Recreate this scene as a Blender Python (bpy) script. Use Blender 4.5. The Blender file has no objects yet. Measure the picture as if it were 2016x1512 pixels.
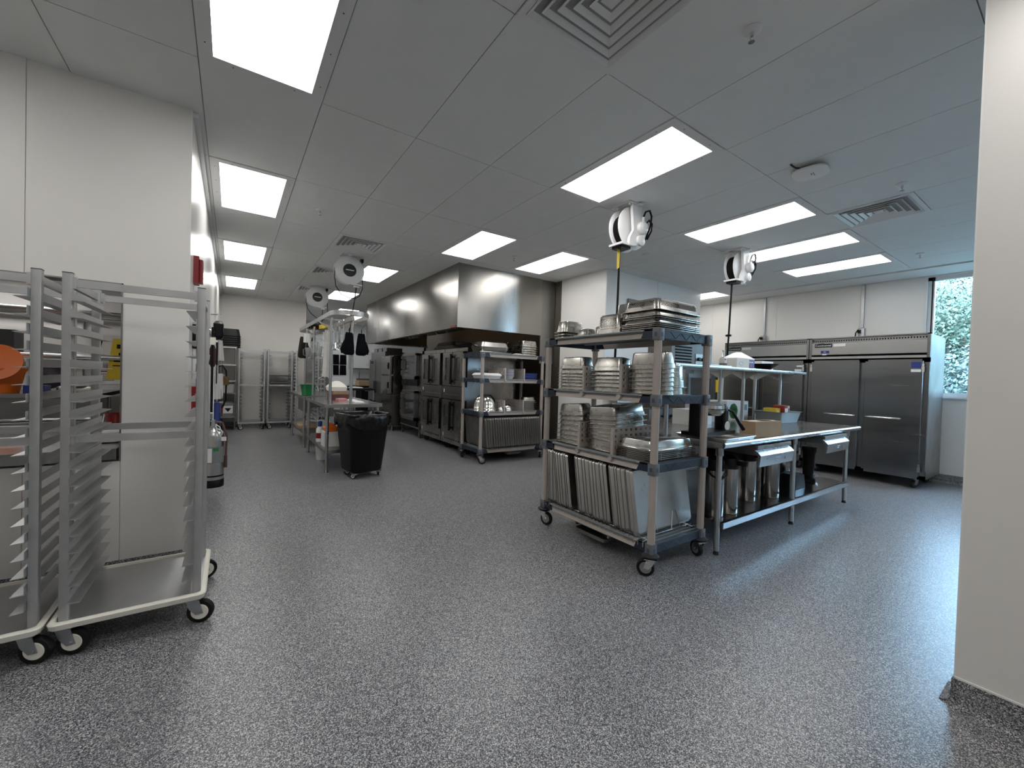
import bpy, math, random
from mathutils import Vector, Matrix
random.seed(7)
S = bpy.context.scene
COL = S.collection
R = math.radians
H = 1.303          # camera height
CE = 2.966         # ceiling height

# ------------------------------------------------------------------ camera
cd = bpy.data.cameras.new('camera'); cam = bpy.data.objects.new('camera', cd); COL.objects.link(cam)
FPX = 806.7
cd.sensor_fit = 'HORIZONTAL'; cd.sensor_width = 36.0; cd.lens = FPX / 2016 * 36.0
cd.clip_start = 0.02; cd.clip_end = 200
yaw, pitch, roll = 0.601187, -0.016413, 0.030071
fw = Vector((math.sin(yaw)*math.cos(pitch), math.cos(yaw)*math.cos(pitch), math.sin(pitch)))
rt = Vector((math.cos(yaw), -math.sin(yaw), 0)); up = rt.cross(fw)
r2 = math.cos(roll)*rt + math.sin(roll)*up; u2 = -math.sin(roll)*rt + math.cos(roll)*up
cam.matrix_world = Matrix(((r2.x, u2.x, -fw.x, 0), (r2.y, u2.y, -fw.y, 0), (r2.z, u2.z, -fw.z, H), (0, 0, 0, 1)))
S.camera = cam
# ------------------------------------------------------------------ world, exposure
w = bpy.data.worlds.new('world'); S.world = w; w.use_nodes = True
bg = w.node_tree.nodes['Background']; bg.inputs[0].default_value = (0.46, 0.72, 1.0, 1); bg.inputs[1].default_value = 20.0
S.view_settings.view_transform = 'Standard'; S.view_settings.look = 'None'
S.view_settings.exposure = 0.0; S.view_settings.gamma = 1.0; S.view_settings.use_curve_mapping = False
LAMP = 8.0         # radiance of the ceiling panels
sd = bpy.data.lights.new('sun', 'SUN'); sun = bpy.data.objects.new('sun', sd); COL.objects.link(sun)
sd.energy = 6.0; sd.angle = R(8); sd.color = (1, 0.97, 0.9); sun.rotation_euler = (R(35), R(-10), 0)

# ------------------------------------------------------------------ materials
MATS = {}
def nmat(name):
    m = bpy.data.materials.new(name); m.use_nodes = True
    MATS[name] = m
    return m, m.node_tree.nodes, m.node_tree.links, m.node_tree.nodes['Principled BSDF']
def mat(name, col, rough=.5, metal=0., spec=.5, var=0., scale=6., stretch=(1, 1, 1), bump=0., bscale=60., rvar=0., trans=0., coat=0., emit=None, alpha=1.):
    m, N, L, B = nmat(name)
    B.inputs['Base Color'].default_value = (*col, 1); B.inputs['Roughness'].default_value = rough
    B.inputs['Metallic'].default_value = metal; B.inputs['Specular IOR Level'].default_value = spec
    B.inputs['Transmission Weight'].default_value = trans; B.inputs['Coat Weight'].default_value = coat
    B.inputs['Alpha'].default_value = alpha
    if emit:
        B.inputs['Emission Color'].default_value = (*emit[:3], 1); B.inputs['Emission Strength'].default_value = emit[3]
    if var or bump or rvar:
        tc = N.new('ShaderNodeTexCoord'); mp = N.new('ShaderNodeMapping'); L.new(tc.outputs['Object'], mp.inputs[0])
        mp.inputs['Scale'].default_value = stretch
        nz = N.new('ShaderNodeTexNoise'); nz.inputs['Scale'].default_value = scale; nz.inputs['Detail'].default_value = 4
        L.new(mp.outputs[0], nz.inputs['Vector'])
        if var:
            mr = N.new('ShaderNodeMapRange'); mr.inputs[1].default_value = .25; mr.inputs[2].default_value = .75
            mr.inputs[3].default_value = 1-var; mr.inputs[4].default_value = 1+var*.6
            L.new(nz.outputs[0], mr.inputs[0])
            mx = N.new('ShaderNodeMix'); mx.data_type = 'RGBA'; mx.blend_type = 'MULTIPLY'; mx.inputs[0].default_value = 1
            mx.inputs['A'].default_value = (*col, 1); L.new(mr.outputs[0], mx.inputs['B']); L.new(mx.outputs['Result'], B.inputs['Base Color'])
        if rvar:
            mr = N.new('ShaderNodeMapRange'); mr.inputs[1].default_value = .3; mr.inputs[2].default_value = .7
            mr.inputs[3].default_value = max(.02, rough-rvar); mr.inputs[4].default_value = rough+rvar
            L.new(nz.outputs[0], mr.inputs[0]); L.new(mr.outputs[0], B.inputs['Roughness'])
        if bump:
            n2 = N.new('ShaderNodeTexNoise'); n2.inputs['Scale'].default_value = bscale; n2.inputs['Detail'].default_value = 3
            L.new(mp.outputs[0], n2.inputs['Vector'])
            bp = N.new('ShaderNodeBump'); bp.inputs['Strength'].default_value = bump; bp.inputs['Distance'].default_value = .01
            L.new(n2.outputs[0], bp.inputs['Height']); L.new(bp.outputs[0], B.inputs['Normal'])
    return m

WALL = mat('wall_panel_white', (.80, .785, .755), .28, var=.03, scale=2, bump=.05, bscale=5)
WALLM = mat('wall_panel_matte', (.78, .755, .72), .42, var=.03, scale=2, bump=.05, bscale=30)
TILE = mat('ceiling_tile', (.75, .76, .75), .75, var=.03, scale=5, bump=.06, bscale=220)
GRID = mat('ceiling_grid', (.30, .30, .30), .7)
SOFFIT = mat('soffit_paint', (.74, .75, .75), .6)
FRAMEW = mat('white_enamel', (.74, .74, .74), .35)
PLAST = mat('white_plastic', (.80, .80, .78), .35)
CREAM = mat('cream_bumper', (.80, .77, .68), .5, var=.05, scale=10)
STEEL = mat('brushed_steel', (.46, .455, .445), .30, 1, var=.04, scale=3, rvar=.04)
AIRST = mat('airpot_steel', (.27, .25, .23), .22, 1, var=.05, scale=6)
STEELD = mat('dull_steel', (.32, .315, .305), .36, 1, var=.10, scale=5, rvar=.08)
TOPST = mat('worktop_steel', (.42, .42, .425), .17, 1, var=.06, scale=3, stretch=(1, 3, 1), rvar=.05)
HOOD = mat('hood_steel', (.36, .345, .32), .23, 1, var=.16, scale=1.6, stretch=(1, 1, .35), rvar=.07, bump=.35, bscale=1.4)
FRIDGE = mat('fridge_steel', (.26, .262, .265), .24, 1, var=.06, scale=3, stretch=(.4, .4, 3), rvar=.04)
OVEN = mat('oven_steel', (.34, .325, .305), .27, 1, var=.12, scale=3, stretch=(1, 1, .5), rvar=.06)
PAN = mat('pan_steel', (.45, .43, .395), .26, 1, var=.16, scale=9, rvar=.08)
PANB = mat('pan_steel_bright', (.68, .67, .64), .16, 1, var=.06, scale=6, rvar=.05)
SHEET = mat('sheet_aluminium', (.50, .485, .455), .32, 1, var=.12, scale=6, rvar=.06)
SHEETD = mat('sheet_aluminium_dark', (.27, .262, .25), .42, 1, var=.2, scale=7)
ALU = mat('aluminium', (.58, .585, .59), .42, 1, var=.07, scale=14, rvar=.05)
CHROME = mat('chrome', (.75, .75, .75), .12, 1)
ZINC = mat('zinc', (.45, .47, .49), .38, 1, var=.12, scale=20)
TAUPE = mat('taupe_polymer', (.42, .37, .335), .45, var=.05, scale=10)
NAVY = mat('navy_polymer', (.018, .026, .045), .38, spec=.35, var=.1, scale=10)
NAVYL = mat('blue_grey_polymer', (.06, .085, .12), .42, spec=.35, var=.1, scale=10)
COLLAR = mat('collar_grey', (.13, .135, .145), .45)
GREYP = mat('grey_polymer', (.17, .20, .215), .45)
DARKP = mat('dark_grey_polymer', (.034, .036, .041), .5, spec=.3)
BLACK = mat('black_plastic', (.004, .004, .0045), .38, spec=.22)
BLACKM = mat('black_matte', (.005, .005, .0055), .75, spec=.15)
BAG = mat('black_liner', (.006, .006, .0065), .22, spec=.4, bump=.5, bscale=14)
RUBBER = mat('rubber', (.010, .010, .010), .6, spec=.25)
GLASSD = mat('oven_glass', (.05, .05, .05), .08, coat=.3)
GLASS = mat('window_glass', (.86, .96, 1.0), .0, trans=1.0, spec=.5)
CLEAR = mat('clear_glass', (.95, .97, .97), .02, trans=.9)
ORANGE = mat('orange_plastic', (.80, .17, .02), .4)
BLUE = mat('blue_plastic', (.02, .04, .22), .4)
VIOLET = mat('violet_print', (.11, .08, .30), .5)
GREEN = mat('green_plastic', (.01, .20, .05), .4)
LEAFP = mat('green_print', (.03, .16, .03), .6)
RED = mat('red_plastic', (.24, .010, .014), .4)
YELLOW = mat('yellow_plastic', (.72, .52, .03), .45)
PAPER = mat('paper_white', (.80, .80, .80), .7)
CARD = mat('cardboard', (.40, .28, .17), .8, var=.08, scale=12)
CARDW = mat('white_card', (.72, .71, .68), .6, var=.03, scale=5)
GREYTUB = mat('grey_tub', (.19, .197, .193), .45)
CLOTHW = mat('cloth_white', (.62, .60, .57), .9, bump=.4, bscale=30)
CLOTHB = mat('cloth_black', (.005, .0055, .008), .9, spec=.1, bump=.5, bscale=20)
CLOTHG = mat('cloth_brown_grey', (.035, .030, .025), .9, spec=.1, bump=.5, bscale=20)
BROWN = mat('brown_wood', (.20, .09, .05), .6, var=.2, scale=10)
FABP = mat('lavender_ware', (.60, .60, .72), .4)
WARM = mat('warm_lamp', (1, .9, .7), .4, emit=(1, .75, .45, 5))
LIGHT = mat('light_diffuser', (1, 1, 1), .4, emit=(1.0, .985, .96, LAMP))
BARK = mat('bark', (.10, .075, .05), .9, var=.2, scale=8)
LEAF = mat('foliage', (.10, .125, .105), .6, var=.3, scale=1.6)
GLASS.node_tree.nodes['Principled BSDF'].inputs['IOR'].default_value = 1.12
LEAF2 = mat('foliage_pale', (.13, .165, .11), .6, var=.35, scale=2.2)
GRASS = mat('grass', (.09, .105, .085), .9, var=.3, scale=2)

for m_, rot in ((HOOD, .25), (FRIDGE, .0)):
    N = m_.node_tree.nodes; tn = N.new('ShaderNodeTangent'); tn.direction_type = 'RADIAL'; tn.axis = 'Z'
    B_ = N['Principled BSDF']; B_.inputs['Anisotropic'].default_value = .8; B_.inputs['Anisotropic Rotation'].default_value = rot
    m_.node_tree.links.new(tn.outputs[0], B_.inputs['Tangent'])
def floor_mat(name, dark=1.0):
    m, N, L, B = nmat(name)
    tc = N.new('ShaderNodeTexCoord')
    v = N.new('ShaderNodeTexVoronoi'); v.inputs['Scale'].default_value = 330; v.inputs['Randomness'].default_value = 1
    L.new(tc.outputs['Object'], v.inputs['Vector'])
    sp = N.new('ShaderNodeSeparateColor'); L.new(v.outputs['Color'], sp.inputs[0])
    cr = N.new('ShaderNodeValToRGB'); cr.color_ramp.interpolation = 'CONSTANT'
    e = cr.color_ramp.elements
    e[0].position = 0; e[0].color = (.030*dark, .031*dark, .048*dark, 1)
    e[1].position = .24; e[1].color = (.105*dark, .108*dark, .125*dark, 1)
    for p, c in ((.46, (.21, .213, .225)), (.66, (.38, .38, .385)), (.84, (.66, .655, .64))):
        q = e.new(p); q.color = (c[0]*dark, c[1]*dark, c[2]*dark, 1)
    L.new(sp.outputs[0], cr.inputs[0]); L.new(cr.outputs[0], B.inputs['Base Color'])
    n = N.new('ShaderNodeTexNoise'); n.inputs['Scale'].default_value = 300; L.new(tc.outputs['Object'], n.inputs['Vector'])
    bp = N.new('ShaderNodeBump'); bp.inputs['Strength'].default_value = .15; bp.inputs['Distance'].default_value = .003
    L.new(n.outputs[0], bp.inputs['Height']); L.new(bp.outputs[0], B.inputs['Normal'])
    B.inputs['Roughness'].default_value = .31; B.inputs['Specular IOR Level'].default_value = .5
    return m
FLOOR = floor_mat('epoxy_flake_floor', .88)

# ------------------------------------------------------------------ mesh builder
class MB:
    def __init__(s): s.v = []; s.f = []
    def add(s, vs, fs):
        o = len(s.v); s.v += [tuple(p) for p in vs]; s.f += [tuple(i+o for i in q) for q in fs]; return s
    def box(s, x0, y0, z0, x1, y1, z1):
        vs = [(x, y, z) for z in (z0, z1) for y in (y0, y1) for x in (x0, x1)]
        return s.add(vs, [(0, 2, 3, 1), (4, 5, 7, 6), (0, 1, 5, 4), (2, 6, 7, 3), (0, 4, 6, 2), (1, 3, 7, 5)])
    def cbox(s, c, d): return s.box(c[0]-d[0]/2, c[1]-d[1]/2, c[2]-d[2]/2, c[0]+d[0]/2, c[1]+d[1]/2, c[2]+d[2]/2)
    def bar(s, a, b, w, h, upv=(0, 0, 1)):
        a = Vector(a); b = Vector(b); d = (b-a).normalized(); u = Vector(upv)
        if abs(d.dot(u)) > .98: u = Vector((1, 0, 0))
        x = d.cross(u).normalized(); y = x.cross(d).normalized()
        vs = [p + x*i*w/2 + y*j*h/2 for p in (a, b) for i, j in ((-1, -1), (1, -1), (1, 1), (-1, 1))]
        return s.add(vs, [(3, 2, 1, 0), (4, 5, 6, 7)] + [(i, (i+1) % 4, (i+1) % 4+4, i+4) for i in range(4)])
    def tube(s, pts, r, n=8, closed=False):
        P = [Vector(p) for p in pts]; rr = r if isinstance(r, (list, tuple)) else [r]*len(P)
        base = len(s.v); m = len(P); prev = None
        for k, p in enumerate(P):
            a = P[k-1] if (k or closed) else P[k]; b = P[(k+1) % m] if (k < m-1 or closed) else P[k]
            d = (b-a).normalized()
            if prev is None:
                u = Vector((0, 0, 1)) if abs(d.z) < .9 else Vector((1, 0, 0)); x = d.cross(u).normalized()
            else:
                x = (prev - d*prev.dot(d)).normalized()
            prev = x; y = d.cross(x)
            for i in range(n):
                t = 2*math.pi*i/n; s.v.append(tuple(p + (x*math.cos(t)+y*math.sin(t))*rr[k]))
        for k in range(m if closed else m-1):
            k2 = (k+1) % m
            for i in range(n):
                j = (i+1) % n; s.f.append((base+k*n+i, base+k*n+j, base+k2*n+j, base+k2*n+i))
        if not closed:
            s.f.append(tuple(base+i for i in reversed(range(n)))); s.f.append(tuple(base+(m-1)*n+i for i in range(n)))
        return s
    def cyl(s, a, b, r, n=14, r2=None): return s.tube([a, b], [r, r if r2 is None else r2], n)
    def lathe(s, prof, c=(0, 0, 0), n=20, ax='z', cap=True):
        base = len(s.v)
        for r_, z in prof:
            for i in range(n):
                t = 2*math.pi*i/n; x, y = r_*math.cos(t), r_*math.sin(t)
                p = {'z': (x, y, z), 'y': (x, z, y), 'x': (z, x, y)}[ax]
                s.v.append((p[0]+c[0], p[1]+c[1], p[2]+c[2]))
        for k in range(len(prof)-1):
            for i in range(n):
                j = (i+1) % n; s.f.append((base+k*n+i, base+k*n+j, base+(k+1)*n+j, base+(k+1)*n+i))
        if cap:
            s.f.append(tuple(base+i for i in reversed(range(n)))); s.f.append(tuple(base+(len(prof)-1)*n+i for i in range(n)))
        return s
    def loft(s, secs, n=4, c=(0, 0), cap0=True, cap1=True):
        base = len(s.v); m = 4*(n+1)
        for q in secs:
            z, hx, hy, r_ = q[:4]; ox, oy = (q[4], q[5]) if len(q) > 4 else (0, 0)
            r_ = max(1e-4, min(r_, hx, hy))
            for k, (sx, sy) in enumerate(((1, 1), (-1, 1), (-1, -1), (1, -1))):
                for i in range(n+1):
                    t = math.pi/2*(k+i/n)
                    s.v.append((c[0]+ox+sx*(hx-r_)+r_*math.cos(t), c[1]+oy+sy*(hy-r_)+r_*math.sin(t), z))
        for k in range(len(secs)-1):
            for i in range(m):
                j = (i+1) % m; s.f.append((base+k*m+i, base+k*m+j, base+(k+1)*m+j, base+(k+1)*m+i))
        if cap0: s.f.append(tuple(base+i for i in reversed(range(m))))
        if cap1: s.f.append(tuple(base+(len(secs)-1)*m+i for i in range(m)))
        return s
    def prism(s, poly, ax, a, b):
        n = len(poly)
        def P(p, t): return {'x': (t, p[0], p[1]), 'y': (p[0], t, p[1]), 'z': (p[0], p[1], t)}[ax]
        return s.add([P(p, a) for p in poly]+[P(p, b) for p in poly], [tuple(reversed(range(n))), tuple(range(n, 2*n))]+[(i, (i+1) % n, (i+1) % n+n, i+n) for i in range(n)])
    def perf(s, x0, z0, x1, z1, y, t, nx, nz, hx, hz, ax='y'):
        """panel in the x-z plane with nx by nz real holes"""
        dx = (x1-x0)/nx; dz = (z1-z0)/nz
        def B(a, c, b, d):
            if ax == 'y': s.box(a, y-t/2, c, b, y+t/2, d)
            else: s.box(y-t/2, a, c, y+t/2, b, d)
        mz = dz*(1-hz)/2; mx = dx*(1-hx)/2
        for k in range(nz+1):
            B(x0, max(z0, z0+k*dz-mz), x1, min(z1, z0+k*dz+mz))
        for k in range(nz):
            for i in range(nx+1):
                B(max(x0, x0+i*dx-mx), z0+k*dz+mz, min(x1, x0+i*dx+mx), z0+(k+1)*dz-mz)
        return s
    def xf(s, M):
        s.v = [tuple(M @ Vector(p)) for p in s.v]; return s
    def mesh(s, name, m, ang=40):
        me = bpy.data.meshes.new(name); me.from_pydata(s.v, [], s.f); me.update()
        me.materials.append(m)
        me.shade_smooth(); me.set_sharp_from_angle(angle=R(ang))
        return me
    def build(s, name, m, parent=None, ang=40):
        o = bpy.data.objects.new(name, s.mesh(name, m, ang)); COL.objects.link(o)
        if parent: o.parent = parent
        return o

def tag(o, label, cat, group=None):
    o['label'] = label; o['category'] = cat
    if group: o['group'] = group
    return o
def T(name, label, cat, loc=(0, 0, 0), rz=0, group=None):
    o = bpy.data.objects.new(name, None); COL.objects.link(o); o.empty_display_size = .1
    o.location = loc; o.rotation_euler = (0, 0, rz)
    return tag(o, label, cat, group)
def solo(name, mb, m, label, cat, loc=(0, 0, 0), rot=(0, 0, 0), group=None, ang=40):
    o = mb.build(name, m, None, ang); o.location = loc; o.rotation_euler = rot
    return tag(o, label, cat, group)
def dup(root, loc, rz=None, label=None, group=None, rot=None):
    r = root.copy(); COL.objects.link(r); r.location = loc
    if rz is not None: r.rotation_euler = (0, 0, rz)
    if rot is not None: r.rotation_euler = rot
    if label: r['label'] = label
    if group: r['group'] = group
    def kids(a, b):
        for ch in a.children:
            c = ch.copy(); COL.objects.link(c); c.parent = b; kids(ch, c)
    kids(root, r)
    return r
def inst(me, name, loc, rot, label, cat, group):
    o = bpy.data.objects.new(name, me); COL.objects.link(o); o.location = loc; o.rotation_euler = rot
    return tag(o, label, cat, group)
def kid(me, name, parent, loc=(0, 0, 0), rot=(0, 0, 0)):
    o = bpy.data.objects.new(name, me); COL.objects.link(o); o.parent = parent; o.location = loc; o.rotation_euler = rot
    return o
def struct(name, mb, m, parent=None):
    o = mb.build(name, m, parent)
    if not parent: o['kind'] = 'structure'
    return o
def text(s, size, m, parent, loc, rot, name='lettering'):
    cu = bpy.data.curves.new('t', 'FONT'); cu.body = s; cu.size = size; cu.extrude = .0004; cu.align_x = 'CENTER'; cu.align_y = 'CENTER'
    o = bpy.data.objects.new('t', cu); COL.objects.link(o)
    bpy.context.view_layer.update()
    me = bpy.data.meshes.new_from_object(o.evaluated_get(bpy.context.evaluated_depsgraph_get()))
    bpy.data.objects.remove(o); me.materials.clear(); me.materials.append(m)
    return kid(me, name, parent, loc, rot)

# ================================================================== SETTING
struct('floor', MB().box(-4.2, -3.2, -.1, 8.5, 16.2, 0), FLOOR)
GX, GY = -.172, 1.592
ceil = struct('ceiling', MB().box(-4.2, -3.2, CE+.006, 8.5, 16.2, CE+.1), GRID)
lights = [(0, 0), (0, 2), (0, 4), (0, 6), (4, 0), (4, 2), (6, 2), (7, 0), (9, 0), (11, 0), (3, 4), (3, 6), (4, 8), (12, 2), (0, -2), (3, -2), (7, -2), (10, -2), (-3, 0), (-3, -2), (2, 9), (5, 9)]
diffs = [(2, -1, 1), (2, 3, 0), (2, 4, 1), (2, 6, 0), (8, -1, 1)]
tm = MB().box(-.3025, -.6085, 0, .3025, .6085, .006).mesh('ceiling_tile', TILE)
th = MB().box(-.3025, -.303, 0, .3025, .303, .006).mesh('ceiling_half_tile', TILE)
for i in range(-6, 13):
    for j in range(-4, 12):
        if (i, j) in lights: continue
        x = GX+.61*(i+.5); y = GY+1.222*(j+.5)
        d = [q for q in diffs if q[:2] == (i, j)]
        if d: kid(th, 'ceiling_tile', ceil, (x, y+(.305 if d[0][2] == 0 else -.305), CE))
        else:
            if x < -.5 and y > 4.1: continue
            if x > 4.7 and y > 5.2 and x < 7: continue
            kid(tm, 'ceiling_tile', ceil, (x, y, CE))
struct('trim_1', MB().box(7.77, -3.0, CE-.018, 8.3, 9.0, CE+.006), SOFFIT)     # plain border along the window wall

def panels(wall, ax, pos, sgn, cuts, z0, z1, m=WALL, t=.006, gap=.004, skip=()):
    """sheet panels standing a few millimetres proud of a wall, joints left open"""
    for a, b in zip(cuts[:-1], cuts[1:]):
        mb = MB()
        lo, hi = (pos, pos+sgn*t) if sgn > 0 else (pos+sgn*t, pos)
        if ax == 'y': mb.box(a+gap/2, lo, z0, b-gap/2, hi, z1)
        else: mb.box(lo, a+gap/2, z0, hi, b-gap/2, z1)
        mb.build('panel', m, wall)

# near left wall with the pass-through opening into the dish room
wl = struct('wall_left', MB().box(-4.1, 3.41, 1.80, -.55, 3.53, CE+.006).box(-4.1, 3.41, 0, -.55, 3.53, .72).box(-.55, 3.41, 0, -.236, 3.53, CE+.006).box(-4.1, 3.41, .72, -2.4, 3.53, 1.8), WALLM)
panels(wl, 'y', 3.41, -1, (-3.39, -2.17, -.95), 1.80, CE, WALLM)
MB().box(-.948, 3.404, 1.80, -.549, 3.41, CE).box(-.549, 3.404, .11, -.236, 3.41, CE).build('panel', WALLM, wl)
panels(wl, 'y', 3.41, -1, (-3.39, -2.17, -.95, -.55), .11, .72, WALLM)
MB().box(-.556, 3.398, .72, -.548, 3.536, 1.80).build('jamb_trim', STEELD, wl)
MB().box(-2.4, 3.398, 1.792, -.548, 3.536, 1.80).build('head_trim', STEELD, wl)
# aisle wall
wa = struct('wall_aisle', MB().box(-.36, 3.53, 0, -.236, 11.15, CE+.006), WALL)
panels(wa, 'x', -.236, 1, (3.40, 4.62, 5.84, 7.06, 8.28, 9.5, 11.15), .11, CE)
wf = struct('wall_far', MB().box(-.36, 11.156, 0, 1.49, 11.32, CE+.006), WALLM)
panels(wf, 'y', 11.156, -1, (-.23, .25, 1.47, 1.49), .11, CE, WALLM)
struct('trim_2', MB().box(-.23, 3.43, CE-.03, -.20, 11.15, CE).box(-.23, 11.12, CE-.03, 1.49, 11.15, CE), SOFFIT)
struct('wall_back', MB().box(-3.8, -3.0, 0, 8.5, -2.85, CE+.006), WALLM)
struct('wall_side', MB().box(-3.8, -3.0, 0, -3.6, 3.5, CE+.006), WALLM)
# near right wall end
wn = struct('wall_right', MB().box(2.508, -2.9, 0, 2.66, .325, CE+.006), WALLM)
MB().box(2.50, -2.9, .11, 2.508, .325, CE).build('panel', WALLM, wn)
MB().box(2.495, -2.9, .11, 2.502, .327, .118).build('cap_trim', PLAST, wn)
MB().box(2.50, .325, .11, 2.66, .331, CE).build('edge_trim', PLAST, wn)
struct('baseboard_right', MB().prism([(2.508, .11), (2.494, .11), (2.492, .03), (2.485, .012), (2.46, .001), (2.508, .001)], 'y', -2.9, .335).prism([(.32, .11), (.336, .11), (.338, .03), (.345, .012), (.37, .001), (.32, .001)], 'x', 2.492, 2.67), FLOOR)
# window wall
ww = struct('wall_window', MB().box(8.308, -3.0, 0, 8.5, 9.0, 1.20).box(8.308, -3.0, 2.93, 8.5, 9.0, CE+.006).box(8.308, 1.54, 1.20, 8.5, 9.0, 2.93).box(8.308, -3.0, 1.2, 8.5, -1.6, 2.93), WALL)
panels(ww, 'x', 8.308, -1, (1.56, 2.30, 3.52, 4.74, 5.96, 9.0), .12, CE-.02)
panels(ww, 'x', 8.308, -1, (-2.8, -1.6, -.4, .8, 1.56), .12, 1.20)
struct('trim_3', MB().box(8.26, -1.62, 1.185, 8.5, 1.55, 1.205), FRAMEW)       # sill board
win = struct('window_1', MB().box(8.36, 1.47, 1.205, 8.43, 1.54, 2.93).box(8.36, -1.6, 1.205, 8.43, -1.53, 2.93).box(8.36, -1.6, 1.205, 8.43, 1.54, 1.265).box(8.36, -1.6, 2.88, 8.43, 1.54, 2.93).box(8.36, -.06, 1.2, 8.43, 0, 2.93), FRAMEW)
MB().box(8.39, 0, 1.265, 8.396, 1.47, 2.88).build('pane', GLASS, win); MB().box(8.39, -1.53, 1.265, 8.396, -.06, 2.88).build('pane', GLASS, win)
MB().box(8.355, 1.485, 1.21, 8.36, 1.50, 2.93).build('gasket', BLACK, win)
struct('baseboard_window', MB().prism([(8.302, .12), (8.29, .12), (8.285, .03), (8.25, .001), (8.302, .001)], 'y', -2.8, 9.0), FLOOR)
struct('baseboard_aisle', MB().prism([(-.236, .11), (-.224, .11), (-.22, .03), (-.19, .001), (-.236, .001)], 'y', 3.4, 11.15), FLOOR)
struct('baseboard_far', MB().prism([(11.16, .11), (11.144, .11), (11.14, .03), (11.11, .001), (11.16, .001)], 'x', -.23, 1.49), FLOOR)
struct('baseboard_left', MB().prism([(3.41, .11), (3.398, .11), (3.394, .03), (3.36, .001), (3.41, .001)], 'x', -3.5, -.23), FLOOR)
# white chase behind the hood, steel clad cook-line wall
wc = struct('wall_chase', MB().box(4.606, 4.296, 0, 7.08, 5.3, CE+.006), WALL)
panels(wc, 'y', 4.296, -1, (4.60, 5.82, 7.08), .12, CE)
panels(wc, 'x', 4.606, -1, (4.296, 5.3), .12, CE)
panels(wc, 'x', 7.08, 1, (4.296, 5.3), .12, CE)
struct('wall_cook_line', MB().box(4.61, 5.3, 0, 4.78, 11.3, CE+.006), mat('cook_line_cladding', (.15, .13, .105), .5, .7))
struct('wall_corridor', MB().box(4.7, 8.0, 0, 8.5, 8.15, CE+.006).box(6.95, 5.3, 0, 7.08, 8.0, CE+.006), WALL)
# far room seen past the cook line
FAR = mat('far_wall_paint', (.86, .88, .90), .5)
struct('wall_far_room', MB().box(-.4, 15.0, 0, 6.4, 15.15, CE+.006).box(1.35, 11.32, 0, 1.49, 12.2, CE+.006).box(6.2, 11.2, 0, 6.35, 15.0, CE+.006).box(4.61, 11.15, 0, 6.35, 11.3, CE+.006).box(-.5, 11.2, 0, -.36, 15.1, CE+.006), FAR)
# dish room behind the pass-through
DISHW = mat('dish_room_wall', (.62, .60, .58), .5)
struct('wall_dish_room', MB().box(-4.1, 8.6, 0, -.3, 8.75, 2.6).box(-4.1, 3.5, 0, -4.0, 8.75, 2.6), DISHW)
struct('ceiling_dish_room', MB().box(-4.1, 3.53, 2.45, -.36, 8.75, 2.6), SOFFIT)

# ================================================================== CEILING FIXTURES
def ceiling_light(i, j, label, group):
    x = GX+.61*(i+.5); y = GY+1.222*(j+.5)
    t = T('ceiling_light', label, 'ceiling light', (x, y, CE), 0, group)
    m = MB()
    for s_ in (-1, 1):
        m.box(*sorted((s_*.238, s_*.302))[:1], -.608, -.006, max(s_*.238, s_*.302), .608, .004)
        m.box(-.238, min(s_*.545, s_*.608), -.006, .238, max(s_*.545, s_*.608), .004)
    f = m.build('frame', FRAMEW, t)
    MB().box(-.24, -.547, .0, .24, .547, .003).build('diffuser', LIGHT, t)
    sc = MB()
    for sx in (-.27, .27):
        for sy in (-.45, -.15, .15, .45): sc.cyl((sx, sy, -.007), (sx, sy, -.005), .004, 6)
    for sy in (-.577, .577):
        for sx in (-.15, .15): sc.cyl((sx, sy, -.007), (sx, sy, -.005), .004, 6)
    sc.build('screws', DARKP, f)
    return t
LL = {(0, 0): 'big bright light panel just before the wall corner above the pan racks', (0, 2): 'first light panel along the aisle wall past its corner', (0, 4): 'second light panel along the aisle wall past its corner', (0, 6): 'light panel along the aisle wall closest to the far wall',
      (4, 0): 'large bright light panel over the near pan cart, beside the tagged hose reel', (4, 2): 'light panel before the free corner of the exhaust hood', (6, 2): 'light panel between the hood end and the white chase',
      (7, 0): 'long light panel next to the second hose reel, over the worktable', (9, 0): 'long light panel between two others on the fridge side', (11, 0): 'long light panel closest to the fridge wall',
      (3, 4): 'light panel beside the nearer white disc reel', (3, 6): 'light panel beside the farther white disc reel', (12, 2): 'light panel just past the white chase corner'}
for (i, j) in lights:
    g = None
    if (i, j) in LL: lab = LL[(i, j)]
    elif j >= 8: lab = 'ceiling light panel in the far back room'; g = 'lights in the back room'
    else: lab = 'recessed ceiling light panel behind the viewer'; g = 'lights at the near end'
    ceiling_light(i, j, lab, g)

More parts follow.
